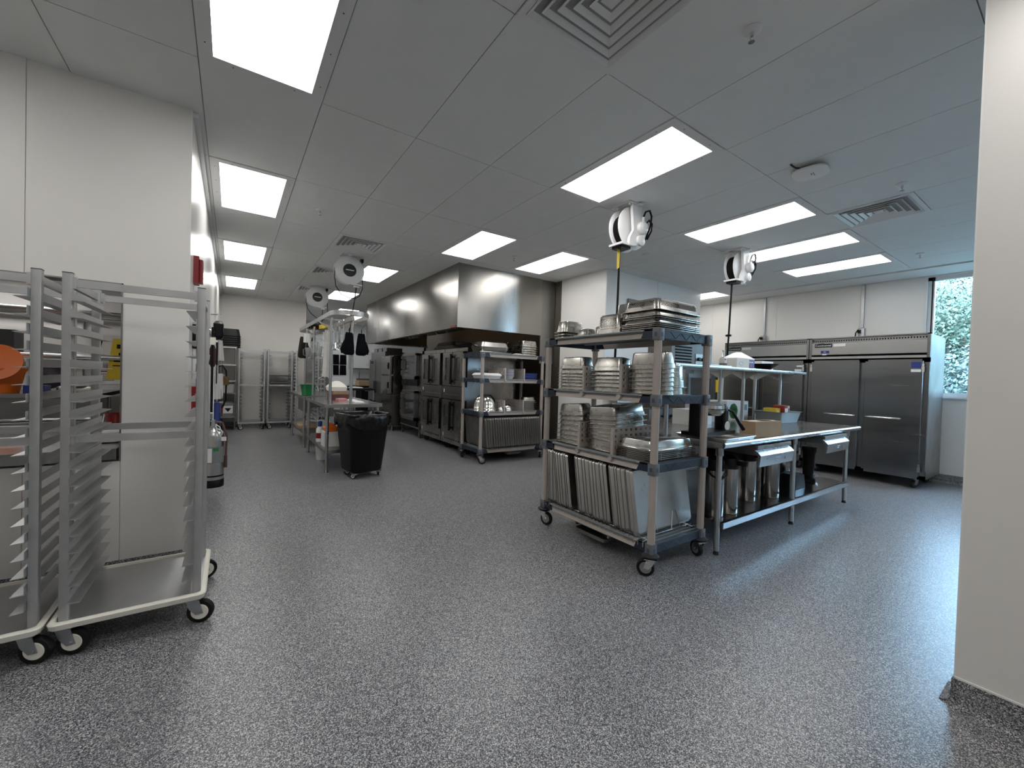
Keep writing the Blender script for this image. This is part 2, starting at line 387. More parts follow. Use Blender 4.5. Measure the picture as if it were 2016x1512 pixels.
def diffuser(x, y, label):
    t = T('air_diffuser', label, 'air vent', (x, y, CE), 0)
    m = MB()
    for s_ in (-1, 1):
        m.box(min(s_*.27, s_*.303), -.303, -.008, max(s_*.27, s_*.303), .303, .004); m.box(-.27, min(s_*.27, s_*.303), -.008, .27, max(s_*.27, s_*.303), .004)
    m.build('frame', FRAMEW, t)
    for k in range(5):
        a = .268-.05*k; b = a-.043
        c = MB(); v = [(sx*a, sy*a, -.006) for sx, sy in ((1, 1), (-1, 1), (-1, -1), (1, -1))]+[(sx*b, sy*b, .028) for sx, sy in ((1, 1), (-1, 1), (-1, -1), (1, -1))]
        v += [(p[0], p[1], p[2]-.006) for p in v]
        q = []
        for i in range(4):
            j = (i+1) % 4; q += [(i, j, j+4, i+4), (8+i, 12+i, 12+j, 8+j), (i, 8+i, 8+j, j), (4+i, 4+j, 12+j, 12+i)]
        c.add(v, q).build('louvre', FRAMEW, t, 20)
    MB().loft([(-.004, .024, .024, .002), (.02, .05, .05, .002)], 1).build('centre_cone', FRAMEW, t)
    MB().box(-.27, -.27, .034, .27, .27, .036).build('backing', DARKP, t)
diffuser(GX+.61*2.5, GY-.305, 'large square louvred air diffuser beside the big near light panel')
diffuser(GX+.61*2.5, GY+1.222*3+.305, 'square louvred air diffuser beside the nearer white disc reel')
diffuser(GX+.61*2.5, GY+1.222*4+.917, 'square louvred air diffuser partly behind the nearer white disc reel')
diffuser(GX+.61*2.5, GY+1.222*6+.305, 'square louvred air diffuser beside the farther white disc reel')
diffuser(GX+.61*8.5, GY-.305, 'square louvred air diffuser between fridge-side lights and the near wall end')

for x, y, lab in ((1.99, 1.0, 'chrome ceiling sprinkler head next to the large near air diffuser'), (4.46, 1.0, 'ceiling sprinkler head next to the fridge-side air diffuser'), (.73, 4.64, 'ceiling sprinkler head between aisle light and cook-line tiles'), (6.92, 1.36, 'ceiling sprinkler head in front of the window wall'), (.74, 8.36, 'ceiling sprinkler head deep in the aisle'), (3.19, 4.69, 'ceiling sprinkler head between the two lights before the hood')):
    t = T('sprinkler_head', lab, 'sprinkler', (x, y, CE))
    MB().lathe([(.04, 0), (.042, -.004), (.03, -.012), (.018, -.012)], n=18).build('escutcheon', FRAMEW, t)
    MB().cyl((0, 0, -.012), (0, 0, -.03), .009, 8).tube([(-.008, 0, -.028), (-.014, 0, -.042), (0, 0, -.055), (.014, 0, -.042), (.008, 0, -.028)], .0025, 6).lathe([(.014, -.057), (.014, -.055)], n=12).build('nozzle', CHROME, t)
for x, y, lab in ((4.45, 3.48, 'small round white ceiling sensor near the nearer hose reel'), (6.94, 3.48, 'small round white ceiling sensor before the white chase corner')):
    solo('ceiling_sensor', MB().lathe([(.05, 0), (.052, -.01), (.045, -.025), (.02, -.032)], n=18), FRAMEW, lab, 'sensor', (x, y, CE))
t = T('wifi_access_point', 'flat rounded white wireless access point hung under the ceiling', 'access point', (3.62, 1.34, CE), R(8))
MB().loft([(-.05, .10, .10, .07), (-.042, .112, .112, .08), (-.03, .112, .112, .08), (-.026, .105, .105, .07)], 8).build('shell', PLAST, t)
MB().box(-.05, -.05, -.028, .05, .05, 0).build('bracket', DARKP, t)
MB().tube([(-.04, .02, -.02), (-.13, .07, -.02), (-.17, .09, -.004)], .006, 6).build('cable', DARKP, t)
MB().box(-.02, -.012, -.0506, .01, -.004, -.0498).box(-.03, -.024, -.0506, .03, -.019, -.0498).build('print', GREYP, t)

# ------------------------------------------------------------------ reels
def reel(name, label, loc, rz, kind):
    t = T(name, label, 'reel', loc, rz)
    # axis along local y; arm side is -y when kind is 'arm'
    MB().box(-.12, -.12, -.012, .12, .12, 0).box(-.02, -.16, -.022, .02, .16, -.012).build('ceiling_plate', FRAMEW, t)
    zc = -.22
    def flange(y): return MB().lathe([(.05, y), (.175, y+.004), (.195, y+.001), (.2, y), (.195, y-.004), (.05, y-.002)], (0, 0, zc), 36, 'y')
    flange(-.05).build('flange', FRAMEW, t); flange(.06).build('flange', FRAMEW, t)
    MB().lathe([(.05, -.045), (.15, -.045), (.155, .0), (.15, .055), (.05, .055)], (0, 0, zc), 28, 'y').build('wound_cord', BLACKM, t)
    if kind == 'arm':
        MB().prism([(-.07, 0), (.075, 0), (.085, -.07), (.10, -.2), (.075, -.36), (-.03, -.40), (-.10, -.40), (-.09, -.33), (-.04, -.25), (-.06, -.10)], 'y', -.105, -.075).build('arm', FRAMEW, t)
        MB().lathe([(.06, -.105), (.06, -.14), (.045, -.155), (.02, -.16)], (.06, 0, -.22), 20, 'y').lathe([(.05, -.105), (.05, -.13), (.03, -.14)], (.045, 0, -.34), 20, 'y').cyl((.06, -.13, -.17), (.06, -.13, -.12), .012, 8).build('swivel_joint', FRAMEW, t)
        MB().tube([(.06, -.13, -.12), (.075, -.14, -.07), (.12, -.15, -.05), (.165, -.14, -.09), (.18, -.12, -.17), (.165, -.1, -.25), (.12, -.1, -.33)], .009, 8).tube([(.1, -.13, -.17), (.13, -.14, -.135), (.175, -.14, -.16), (.185, -.13, -.22), (.16, -.1, -.3)], .009, 8).build('supply_hose', BLACK, t)
        MB().box(-.19, -.10, -.405, -.03, .06, -.385).build('guide_plate', FRAMEW, t)
        MB().box(-.17, -.08, -.43, -.05, .04, -.405).build('guide_rollers', BLACK, t)
        MB().box(-.05, -.11, -.01, .07, .08, 0).cyl((-.09, -.09, -.03), (-.09, -.09, -.012), .012, 8).cyl((-.09, .06, -.03), (-.09, .06, -.012), .012, 8).build('mount_foot', FRAMEW, t)
    else:
        MB().lathe([(.0001, -.062), (.085, -.062), (.09, -.052), (.09, -.05)], (0, 0, zc), 28, 'y').build('centre_label', DARKP, t)
        MB().box(-.055, -.0635, zc-.006, .055, -.062, zc+.006).build('label_print', PLAST, t)
        MB().prism([(-.13, 0), (.13, 0), (.11, -.03), (.06, -.10), (.08, -.3), (-.05, -.3), (-.06, -.10), (-.11, -.03)], 'y', .075, .10).build('arm', FRAMEW, t)
        MB().box(.02, -.06, -.42, .17, .05, -.405).box(.07, -.03, -.445, .14, .03, -.42).build('guide_plate', FRAMEW, t)
        MB().box(.15, -.04, -.08, .19, .02, -.03).build('plug', BLACK, t)
    return t
r1 = reel('hose_reel', 'white ceiling hose reel with yellow paper tag on its cord', (3.12, 2.66, CE), 0, 'arm')
MB().tube([(-.11, .0, -.42), (-.112, .0, -.9), (-.118, .0, -1.4), (-.13, 0, -1.72)], .011, 8).build('hanging_cord', BLACK, r1)
MB().prism([(-.155, -.43), (-.115, -.43), (-.12, -.6), (-.15, -.62)], 'y', -.012, -.010).build('paper_tag', YELLOW, r1)
r2_ = reel('hose_reel', 'white ceiling hose reel whose cord drops to the worktable overshelf', (5.2, 2.68, CE), 0, 'arm')
MB().tube([(-.11, .0, -.42), (-.112, .01, -.9), (-.12, .02, -1.42)], .011, 8).lathe([(.011, -1.08), (.035, -1.075), (.035, -1.055), (.011, -1.05)], (-.117, .014, 0), 14).box(-.16, -.02, -1.44, -.07, .06, -1.42).build('hanging_cord', BLACK, r2_)
q1 = reel('cord_reel', 'white disc cord reel hanging nearest the hood over the prep table', (1.36, 6.17, CE), 0, 'disc')
MB().tube([(.17, -.01, -.05), (.185, 0, -.2), (.19, 0, -.45), (.15, 0, -.56), (.09, 0, -.60), (0, 0, -.60), (-.10, 0, -.56), (-.17, 0, -.46), (-.19, 0, -.33), (-.19, 0, -.2)], .006, 6).tube([(.105, 0, -.44), (.09, 0, -.6), (.06, 0, -.8), (.03, 0, -.92)], .008, 6).tube([(.02, -.1, -.92), (.012, -.1, -1.0), (0, -.1, -1.16)], .010, 6).box(-.03, -.14, -.93, .06, -.02, -.90).build('hanging_cord', BLACK, q1)
q2 = reel('cord_reel', 'white disc cord reel hanging over the far half of the prep table', (1.36, 8.8, CE), 0, 'disc')
MB().tube([(.17, -.01, -.05), (.185, 0, -.2), (.19, 0, -.5), (.15, 0, -.63), (.09, 0, -.67), (0, 0, -.62), (-.10, 0, -.54), (-.17, 0, -.44), (-.19, 0, -.33), (-.19, 0, -.2)], .006, 6).tube([(.105, 0, -.44), (.1, 0, -.67), (.11, 0, -.83)], .007, 6).build('hanging_cord', BLACK, q2)

# ================================================================== SHARED BUILDERS
def caster(parent, x, y, ztop, r, w=.03, rz=0., rim=CREAM, fork=ZINC, tyre=RUBBER, face=.6):
    """swivel caster: wheel axis along local y before turning by rz"""
    M = Matrix.Translation((x, y, 0)) @ Matrix.Rotation(rz, 4, 'Z')
    off = .03
    f = MB().box(-.04, -.04, ztop-.006, .04, .04, ztop).cyl((0, 0, ztop-.006), (0, 0, ztop-.022), .022, 12)
    for s_ in (-1, 1):
        f.prism([(-.028, ztop-.018), (.028, ztop-.018), (off+.016, r-.006), (off-.016, r-.012), (-.014, r+.02)], 'y', s_*(w/2+.004)-.0015, s_*(w/2+.004)+.0015)
    f.cyl((off, -w/2-.01, r), (off, w/2+.01, r), .007, 8)
    o = f.xf(M).build('caster', fork, parent)
    MB().lathe([(r*.62, -w/2), (r*.93, -w/2), (r, -w/2+.006), (r, w/2-.006), (r*.93, w/2), (r*.62, w/2)], (off, 0, r), 26, 'y', cap=False).xf(M).build('tyre', tyre, o)
    MB().lathe([(r*.25, -w/2-.002), (r*.6, -w/2-.003), (r*.68, -w/2+.001), (r*.68, w/2-.001), (r*.6, w/2+.003), (r*.25, w/2+.002)], (off, 0, r), 26, 'y').xf(M).build('rim', rim, o)
    return o

def sheet_rack(label, loc, rz, bumper=True, group=None, ht=1.71, w=.475, d=.47, nr=19, casters=(0, 0, 0, 0)):
    t = T('sheet_pan_rack', label, 'pan rack', loc, rz, group)
    hw, hd = w/2, d/2; zb = .15; q = .0165
    if bumper:
        MB().loft([(zb-.012, hw+.035, hd+.075, .03), (zb+.012, hw+.042, hd+.082, .035), (zb+.018, hw+.036, hd+.076, .03), (zb+.018, hw+.02, hd+.06, .02), (zb-.012, hw+.02, hd+.06, .02)], 5, cap0=False, cap1=False).build('bumper', CREAM, t)
        MB().loft([(zb-.008, hw+.022, hd+.062, .02), (zb+.004, hw+.022, hd+.062, .02)], 4).build('base_pan', ALU, t)
    else:
        m = MB()
        for s_ in (-1, 1): m.box(-hw, s_*hd-q, zb-.02, hw, s_*hd+q, zb+.02).box(s_*hw-q, -hd, zb-.02, s_*hw+q, hd, zb+.02)
        m.build('base_frame', ALU, t)
    for sx in (-1, 1):
        for sy in (-1, 1):
            p = MB().loft([(zb, q, q, .004), (ht-.004, q, q, .004)], 2, (sx*hw, sy*hd)).build('post', ALU, t)
            MB().loft([(ht-.004, q+.001, q+.001, .004), (ht, q, q, .004)], 2, (sx*hw, sy*hd)).build('post_cap', DARKP, p)
    for sy in (-1, 1):
        for z in (ht-.045, .965):
            m = MB().box(-hw+q, sy*hd-.008, z-.017, hw-q, sy*hd+.008, z+.017)
            for sx in (-1, 1): m.box(min(sx*(hw-q), sx*(hw-q-.012)), sy*hd-.012, z-.026, max(sx*(hw-q), sx*(hw-q-.012)), sy*hd+.012, z+.026)
            m.build('rail', ALU, t)
    for sx in (-1, 1):
        MB().box(sx*hw-.008, -hd+q, ht-.06, sx*hw+.008, hd-q, ht-.025).build('side_rail', ALU, t)
    ms = {}
    for sx in (-1, 1):
        x = sx*(hw-q)
        ms[sx] = MB().prism([(x, -.016), (x, .022), (x-sx*.002, .022), (x-sx*.002, -.012), (x-sx*.042, -.016), (x-sx*.042, -.018)], 'y', -hd-.045, hd+.045).mesh('runner', ALU)
    for k in range(nr):
        for sx in (-1, 1): kid(ms[sx], 'runner', t, (0, 0, .25+k*(ht-.36)/(nr-1)))
    for k, (sx, sy) in enumerate(((-1, -1), (1, -1), (-1, 1), (1, 1))):
        caster(t, sx*(hw-.01), sy*(hd+.02), zb-.012, .058 if bumper else .05, .032, casters[k])
    return t

def gn_mesh(L, W, D, m=PAN, e=0.):
    """steam-table pan lying upside down: flange at z=0, base up"""
    a, b = L/2, W/2
    s = MB().loft([(.004, a-.012, b-.012, .035), (0, a, b, .03), (.004, a, b, .03)]+[(z, a-q-e, b-q-e, r) for z, q, r in ((.005, .014, .033), (D*.28, .017, .033), (D*.30, .020, .033), (D-.012, .026, .034), (D-.004, .029, .034), (D, .036, .03))], 4, cap0=False)
    return s.mesh('steam_pan', m, 35)
GN = {}
def gn(L, W, D, m=PAN, e=0.):
    k = (L, W, D, m.name, e)
    if k not in GN: GN[k] = gn_mesh(L, W, D, m, e)
    return GN[k]
def stack(size, loc, zs, label, group, depth=None, tilt=None, rz=0, last=None, m=PAN):
    """pans nested upside down; zs = flange heights above the shelf"""
    o = None
    for k, z in enumerate(zs):
        D = depth if not (last and k == len(zs)-1) else last
        tx, ty = tilt(k) if tilt else (0, 0)
        lab = label if len(zs) < 2 else ('topmost ' if k == len(zs)-1 else 'bottom ' if k == 0 else '')+label
        o = inst(gn(size[0], size[1], D, m, 0. if k == len(zs)-1 else .005), 'steam_pan', (loc[0]+random.uniform(-.0012, .0012), loc[1]+random.uniform(-.0012, .0012), loc[2]+z+.0025), (tx, ty, rz+random.uniform(-.005, .005)), lab, 'pan', group)
    return o

sheet_me = MB().loft([(0, .312, .212, .02), (.0, .314, .214, .022), (.021, .325, .225, .026), (.0215, .331, .231, .028), (.0245, .3325, .2325, .029), (.027, .331, .231, .028), (.0265, .326, .226, .026), (.023, .324, .224, .025), (.002, .3115, .2115, .02)], 4).mesh('sheet_pan', SHEET, 50)
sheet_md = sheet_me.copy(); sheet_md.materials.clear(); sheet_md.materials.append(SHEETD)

def pan_cart(label, loc, rz, zs, prongs, tip):
    """four shelves of taupe and navy polymer on casters; long side along local y"""
    t = T('shelving_cart', label, 'shelf cart', loc, rz)
    px, py = .29, .565
    for sx in (-1, 1):
        for sy in (-1, 1):
            MB().lathe([(.0255, .135), (.0255, zs[-1]+.004)], (sx*px, sy*py, 0), 8).build('post', TAUPE, t, 30)
            c = caster(t, sx*px, sy*py, .125, .058, .03, {(-1, -1): 2.2, (1, -1): 1.2, (-1, 1): -1.3, (1, 1): 2.5}[(sx, sy)], rim=GREYTUB, fork=CHROME)
            MB().lathe([(.02, .168), (.035, .158), (.055, .146), (.056, .138), (.02, .130)], (sx*px, sy*py, 0), 18).build('bumper_disc', DARKP, c)
    for z in zs:
        mt = MB()
        n = 30
        for k in range(n):
            y = -py+.03+k*(2*py-.06)/(n-1); mt.box(-px+.02, y-.008, z-.014, px-.02, y+.008, z-.002)
        for x in (-.14, .0, .14): mt.box(x-.012, -py+.01, z-.03, x+.012, py-.01, z-.014)
        sh = mt.build('shelf_mat', GREYP, t)
        for sx in (-1, 1):
            MB().prism([(sx*px-.014, z-.058), (sx*px+.014, z-.058), (sx*px+.014, z-.012), (sx*px+sx*.018, z-.010), (sx*px+sx*.018, z), (sx*px-sx*.014, z)], 'y', -py+.02, py-.02).build('side_rail', TAUPE, sh)
            MB().cyl((sx*(px+.016), -py+.13, z-.006), (sx*(px+.016), py-.13, z-.006), .008, 8).build('edge_lip', GREYP, sh)
            for sy in (-1, 1):
                MB().prism([(sy*py, z-.056), (sy*py, z+.002), (sy*(py-.10), z+.002), (sy*(py-.125), z-.056)], 'x', sx*px-.018, sx*px+.019).build('corner_bracket', NAVY, sh)
                c_ = MB().loft([(z-.075, .0275, .0275, .008), (z-.068, .029, .029, .008), (z-.002, .029, .029, .008), (z+.005, .027, .027, .008)], 2, (sx*px, sy*py)).build('collar', COLLAR, sh)
                MB().box(sx*px-.011, sy*(py+.027)-.003, z-.05, sx*px+.011, sy*(py+.027)+.003, z-.022).build('collar_clip', NAVYL, sh)
                MB().box(sx*(px+.027)-.003, sy*py-.011, z-.05, sx*(px+.027)+.003, sy*py+.011, z-.022).build('collar_clip', NAVYL, sh)
        for sy in (-1, 1):
            m = MB().box(-px+.02, sy*py-.012, z-.06, px-.02, sy*py+.012, z)
            m.build('end_rail', NAVY, sh)
            r_ = MB(); y = sy*(py+.013)
            r_.box(-px+.02, y-.003, z-.006, px-.02, y+.003, z+.002)
            for k in range(6):
                a = -.17+k*.062; r_.bar((a, y, z-.05 if k % 2 else z-.014), (a+.05, y, z-.014 if k % 2 else z-.05), .004, .004)
            r_.build('rail_ribs', NAVYL, sh)
    z = zs[0]
    m = MB()
    for sx in (-1, 1):
        m.tube([(sx*(px+.02), -py+.05, z-.03), (sx*(px+.02), -py+.05, z+.006), (sx*(px-.03), -py+.05, z+.008)], .003, 6)
        m.cyl((sx*(px-.03), -py+.04, z+.008), (sx*(px-.03), py-.04, z+.008), .003, 6)
        for k in range(26):
            y = -py+.05+k*(2*py-.1)/25; m.tube([(sx*(px+.021), y, z-.028), (sx*(px+.021), y, z+.006), (sx*(px-.03), y, z+.008)], .0024, 5)
    for y in prongs:      # hairpins stand in the gaps between the pans and lean with them
        for x in (-.14, .12): m.tube([(x-.05, y, z+.008), (x-.018, y+tip, z+.13), (x+.018, y+tip, z+.13), (x+.05, y, z+.008)], .003, 5)
        m.cyl((-px+.02, y, z+.006), (px-.02, y, z+.006), .0028, 5)
    m.build('tray_rack', CHROME, t)
    return t

def divider(loc, rz, L, h, label, group):
    """perforated upright divider standing across a shelf, length along local x, front foot at x=0"""
    t = T('shelf_divider', label, 'divider', loc, rz, group)
    MB().perf(.012, .03, L, h, 0, .010, max(6, int(L/.055)), 3 if h < .2 else 4, .42, .48).box(.012, -.005, 0, L, .005, .03).build('panel', TAUPE, t)
    MB().box(0, -.012, -.02, .014, .012, h).build('front_upright', TAUPE, t)
    MB().lathe([(.019, -.018), (.021, -.010), (.021, .002), (.014, .006)], (0, 0, -.024), 16, 'x').build('clip', TAUPE, t)
    return t

# ================================================================== LEFT RACKS
sheet_rack('aluminium sheet pan rack with cream bumper standing before the plain wall panel', (-.367, 2.87, 0), R(0), casters=(-.30, -.25, .6, .3))
sheet_rack('aluminium sheet pan rack with cream bumper standing before the pass-through opening', (-.935, 2.87, 0), R(0), casters=(0, -.35, 0, .2))

# ================================================================== PAN CART (near)
ZA = (.215, .752, 1.212, 1.652)
pan_cart('near taupe and navy four-shelf cart loaded with steel pans', (2.62, 2.265, 0), 0, ZA, [y-2.265 for y in (1.790, 2.035, 2.243, 2.432, 2.667)], .0205)
XC = 2.62
# bottom: sheet pans on edge
ys = [2.760, 2.7315, 2.703, 2.668, 2.635, 2.604, 2.574, 2.544, 2.513, 2.40, 2.37, 2.335, 2.30, 2.235, 2.205, 2.17, 2.135, 2.10, 2.02, 1.99, 1.96, 1.925, 1.885, 1.84]
for k, y in enumerate(ys):
    lean = R(4) if k < 3 else R(random.uniform(9.2, 9.8))
    inst(sheet_me, 'sheet_pan', (XC+.035+random.uniform(-.012, .012), y, ZA[0]+.243), (R(-90)-lean, 0, 0), 'worn aluminium sheet pan standing on edge in the near cart' if k < 23 else 'worn sheet pan showing its flat face at the end of the near cart row', 'sheet pan', 'sheet pans on edge in the near cart')
# shelf 3
stack((.325, .176), (2.46, 2.60, ZA[1]), [0, .035, .075, .115, .16, .20, .24], 'steel pan in the tilted nested stack on the near cart third shelf', 'tilted pan stack on the near cart', .10, lambda k: (0, R(.8*k)), R(90))
stack((.325, .40), (2.57, 2.24, ZA[1]), [0, .085, .115, .145, .18, .215, .255], 'steel half-size pan stacked between the perforated dividers of the near cart', 'pan stack between dividers on the near cart', .10, lambda k: (R(-.8*k), R(.6*k)), R(90))
stack((.53, .325), (2.62, 1.893, ZA[1]), [0, .012, .024, .036, .048, .060], 'shallow steel pan in the low stack behind the near cart post', 'low pan stack on the near cart', .055)
tag(inst(gn(.53, .325, .065, PANB), 'steam_pan', (2.62, 1.893, ZA[1]+.0755), (0, 0, .01), '', '', None), 'mirror-bright steel pan topping the low stack on the near cart', 'pan')
divider((2.325, 2.415, ZA[1]), 0, .52, .21, 'perforated taupe divider beside the tilted pan stack, lower near-cart shelf', None)
divider((2.325, 2.065, ZA[1]), 0, .52, .20, 'perforated taupe divider beside the low bright pan stack, near cart', None)
# shelf 2
stack((.325, .176), (2.44, 2.585, ZA[2]), [0, .03, .06, .085, .11, .135, .175], 'steel third-size pan in the far-end stack on the near cart second shelf', 'far pan stack on the near cart second shelf', .10, None, R(90))
stack((.325, .176), (2.44, 2.19, ZA[2]), [0, .035, .065, .09, .12, .15], 'steel third-size pan in the middle stack of the near cart second shelf', 'middle pan stack on the near cart second shelf', .11, lambda k: (R(1.2*k), 0), R(90))
stack((.325, .176), (2.457, 1.83, ZA[2]), [0, .03, .06, .09, .12, .15, .18], 'steel third-size pan in the post-side stack on the near cart second shelf', 'near pan stack on the near cart second shelf', .115, lambda k: (R(-.8*k), 0), R(90))
stack((.176, .162), (2.67, 1.815, ZA[2]), [0, .05], 'tall small steel pan nested upside down beside the second shelf stacks', 'tall small pans on the near cart second shelf', .17, None, 0, m=PANB)
divider((2.325, 2.385, ZA[2]), 0, .50, .20, 'perforated taupe divider between far and middle stacks, second near-cart shelf', None)
divider((2.325, 2.005, ZA[2]), 0, .50, .21, 'perforated taupe divider between middle and near stacks, second near-cart shelf', None)
# top shelf
stack((.265, .162), (2.46, 2.70, ZA[3]), [0, .022, .048], 'small steel pan in the short far-end stack on the near cart top', 'small pan stack on the near cart top', .065, last=.10)
stack((.176, .162), (2.41, 2.44, ZA[3]), [0], 'small shallow steel pan upside down on the near cart top shelf edge', None, .06)
stack((.176, .162), (2.80, 2.46, ZA[3]), [0], 'small steel pan standing behind the shallow pan on the near cart top', None, .09)
tag(inst(gn(.265, .162, .065), 'steam_pan', (2.815, 2.46, ZA[3]+.094), (0, 0, 0), '', '', None), 'small steel pan laid over another on the near cart top', 'pan')
stack((.176, .162), (2.592, 2.43, ZA[3]), [0], 'rounded small steel pan beside the perforated deep pan on the near cart top', None, .10)
def perf_pan(L, W, D, rows, label, loc, rz=0, m=PAN):
    t = T('perforated_pan', label, 'pan', loc, rz)
    kid(gn(L, W, D, m), 'shell', t)
    hm = MB().lathe([(.0001, 0), (.0034, .0001), (.0034, .0004)], n=6).mesh('hole', BLACKM)
    h = MB()
    a, b = L/2, W/2
    for side in range(4):
        half = (b, a, b, a)[side]; n = int((2*half-.12)/.0125)
        for r_ in range(rows):
            f = (r_+1)/(rows+1); z = D*(.34+.5*f); off = .0197+.0062*((z/D-.3)/.6)
            for k in range(n):
                u = -half+.06+k*(2*half-.12)/(n-1) + (.006 if r_ % 2 else 0)
                dd = (a if side in (0, 2) else b)-off+.0009
                p = [(-dd, u), (u, -dd), (dd, u), (u, dd)][side]
                e = .0028
                if side in (0, 2): h.box(p[0]-.0006, p[1]-e, z-e, p[0]+.0006, p[1]+e, z+e)
                else: h.box(p[0]-e, p[1]-.0006, z-e, p[0]+e, p[1]+.0006, z+e)
    o = h.build('perforations', BLACKM, t); o['kind'] = 'stuff'
    return t
perf_pan(.265, .176, .155, 7, 'deep perforated steel pan upside down on the near cart top', (2.46, 2.202, ZA[3]+.0025), R(90))
stack((.325, .265), (2.752, 2.216, ZA[3]), [.0, .05], 'deep steel pan stacked behind the perforated deep pan on the near cart top', 'deep pans on the near cart top', .22)
stack((.53, .325), (2.635, 1.90, ZA[3]), [0, .014, .028, .04], 'shallow steel pan low in the full-size stack on the near cart top', 'lower pans in the top full-size stack', .05)
stack((.53, .325), (2.635, 1.90, ZA[3]), [.088, .10], 'steel pan under the perforated one in the full-size top stack', 'upper pans in the top full-size stack', .06)
stack((.53, .325), (2.635, 1.90, ZA[3]), [.052], 'bright shallow steel pan midway in the full-size top stack', None, .055, m=PANB)
perf_pan(.53, .325, .085, 5, 'full-size perforated steel pan topping the stack on the near cart', (2.635, 1.90, ZA[3]+.145))
t = T('drip_tray', 'shallow steel tray in a slide hanging under the near cart', 'tray', (2.42, 2.25, 0))
MB().box(-.09, -.18, .125, .22, -.165, .15).box(-.09, .165, .125, .22, .18, .15).box(-.09, -.18, .145, .22, .18, .15).build('slide', STEELD, t)
MB().loft([(.07, .13, .13, .02, .05, 0), (.072, .135, .135, .02, .05, 0), (.115, .155, .16, .02, .05, 0), (.115, .165, .17, .02, .05, 0)], 3, cap1=False).build('tray', SHEET, t)

# ================================================================== WORKTABLE (fridge side)
t = T('worktable', 'stainless steel worktable with overshelf and two drawers before the fridges', 'worktable', (4.45, 2.22, 0))
X0, X1, Y0, Y1, ZT = -1.45, 1.45, -.64, .72, .865
MB().box(X0+.02, Y0+.02, ZT-.012, X1-.02, Y1-.02, ZT-.001).build('top', TOPST, t)
ed = MB().prism([(Y0+.02, ZT), (Y0+.008, ZT-.001), (Y0, ZT-.012), (Y0+.002, ZT-.03), (Y0+.012, ZT-.042), (Y0+.02, ZT-.042)], 'x', X0, X1).prism([(Y1-.02, ZT), (Y1, ZT-.012), (Y1, ZT-.042), (Y1-.02, ZT-.042)], 'x', X0, X1)
ed.prism([(X0+.02, ZT), (X0, ZT-.003), (X0, ZT-.042), (X0+.02, ZT-.042)], 'y', Y0+.01, Y1-.01).prism([(X1-.02, ZT), (X1, ZT-.003), (X1, ZT-.042), (X1-.02, ZT-.042)], 'y', Y0+.01, Y1-.01)
ed.build('rolled_edge', STEEL, t)
for lx in (-1.38, -.08, 1.28):
    for ly in (-.56, .62):
        l = MB().cyl((lx, ly, .03), (lx, ly, ZT-.04), .0205, 16).build('leg', STEEL, t)
        MB().lathe([(.021, .0), (.021, .01), (.014, .03)], (lx, ly, 0), 14).build('foot', DARKP, l)
        MB().lathe([(.027, ZT-.11), (.028, ZT-.105), (.028, ZT-.045)], (lx, ly, 0), 16).build('gusset', STEELD, l)
MB().box(-1.36, -.57, .235, 1.26, .63, .245).prism([(-.60, .246), (-.60, .2), (-.588, .2), (-.588, .24)], 'x', -1.36, 1.26).prism([(.648, .246), (.648, .2), (.66, .2), (.66, .246)], 'x', -1.36, 1.26).build('undershelf', TOPST, t)
for dx, w_ in ((-.70, .60), (.65, .58)):
    m = MB().prism([(-.66, ZT-.05), (-.645, ZT-.05), (-.645, ZT-.08), (-.66, ZT-.08)], 'x', dx-w_/2, dx+w_/2)
    m.prism([(-.635, ZT-.085), (-.66, ZT-.10), (-.685, ZT-.125), (-.675, ZT-.215), (-.66, ZT-.215), (-.66, ZT-.13), (-.635, ZT-.105)], 'x', dx-w_/2, dx+w_/2)
    d_ = m.build('drawer', STEEL, t)
    MB().box(dx-w_/2+.02, -.64, ZT-.13, dx+w_/2-.02, -.10, ZT-.06).build('drawer_box', STEELD, d_)
    MB().lathe([(.012, -.004), (.010, 0)], (dx+.12, -.684, ZT-.17), 12, 'y').build('lock', CHROME, d_)
    MB().box(dx-.05, -.684, ZT-.165, dx+.04, -.6815, ZT-.155).box(dx-.03, -.6835, ZT-.182, dx+.02, -.681, ZT-.177).build('stamped_label', ZINC, d_)
# overshelf
OZ = 1.475
MB().box(-1.2, -.02, OZ-.012, 1.55, .40, OZ-.002).prism([(-.04, OZ), (-.045, OZ-.012), (-.04, OZ-.03), (-.02, OZ-.03), (-.02, OZ)], 'x', -1.2, 1.56).prism([(.40, OZ), (.40, OZ-.03), (.42, OZ-.03), (.425, OZ-.012), (.42, OZ)], 'x', -1.2, 1.56).build('overshelf', STEEL, t)
for lx, ly in ((-.05, .18), (.32, .12), (-1.0, .18), (1.02, .32), (1.38, .18)):
    o = MB().cyl((lx, ly, ZT), (lx, ly, OZ-.01), .0185, 14).build('overshelf_post', STEEL, t)
    MB().prism([(ly-.17, OZ-.03), (ly+.17, OZ-.03), (ly+.03, OZ-.11), (ly-.03, OZ-.11)], 'x', lx-.002, lx+.002).build('bracket', STEEL, o)
WT = .865
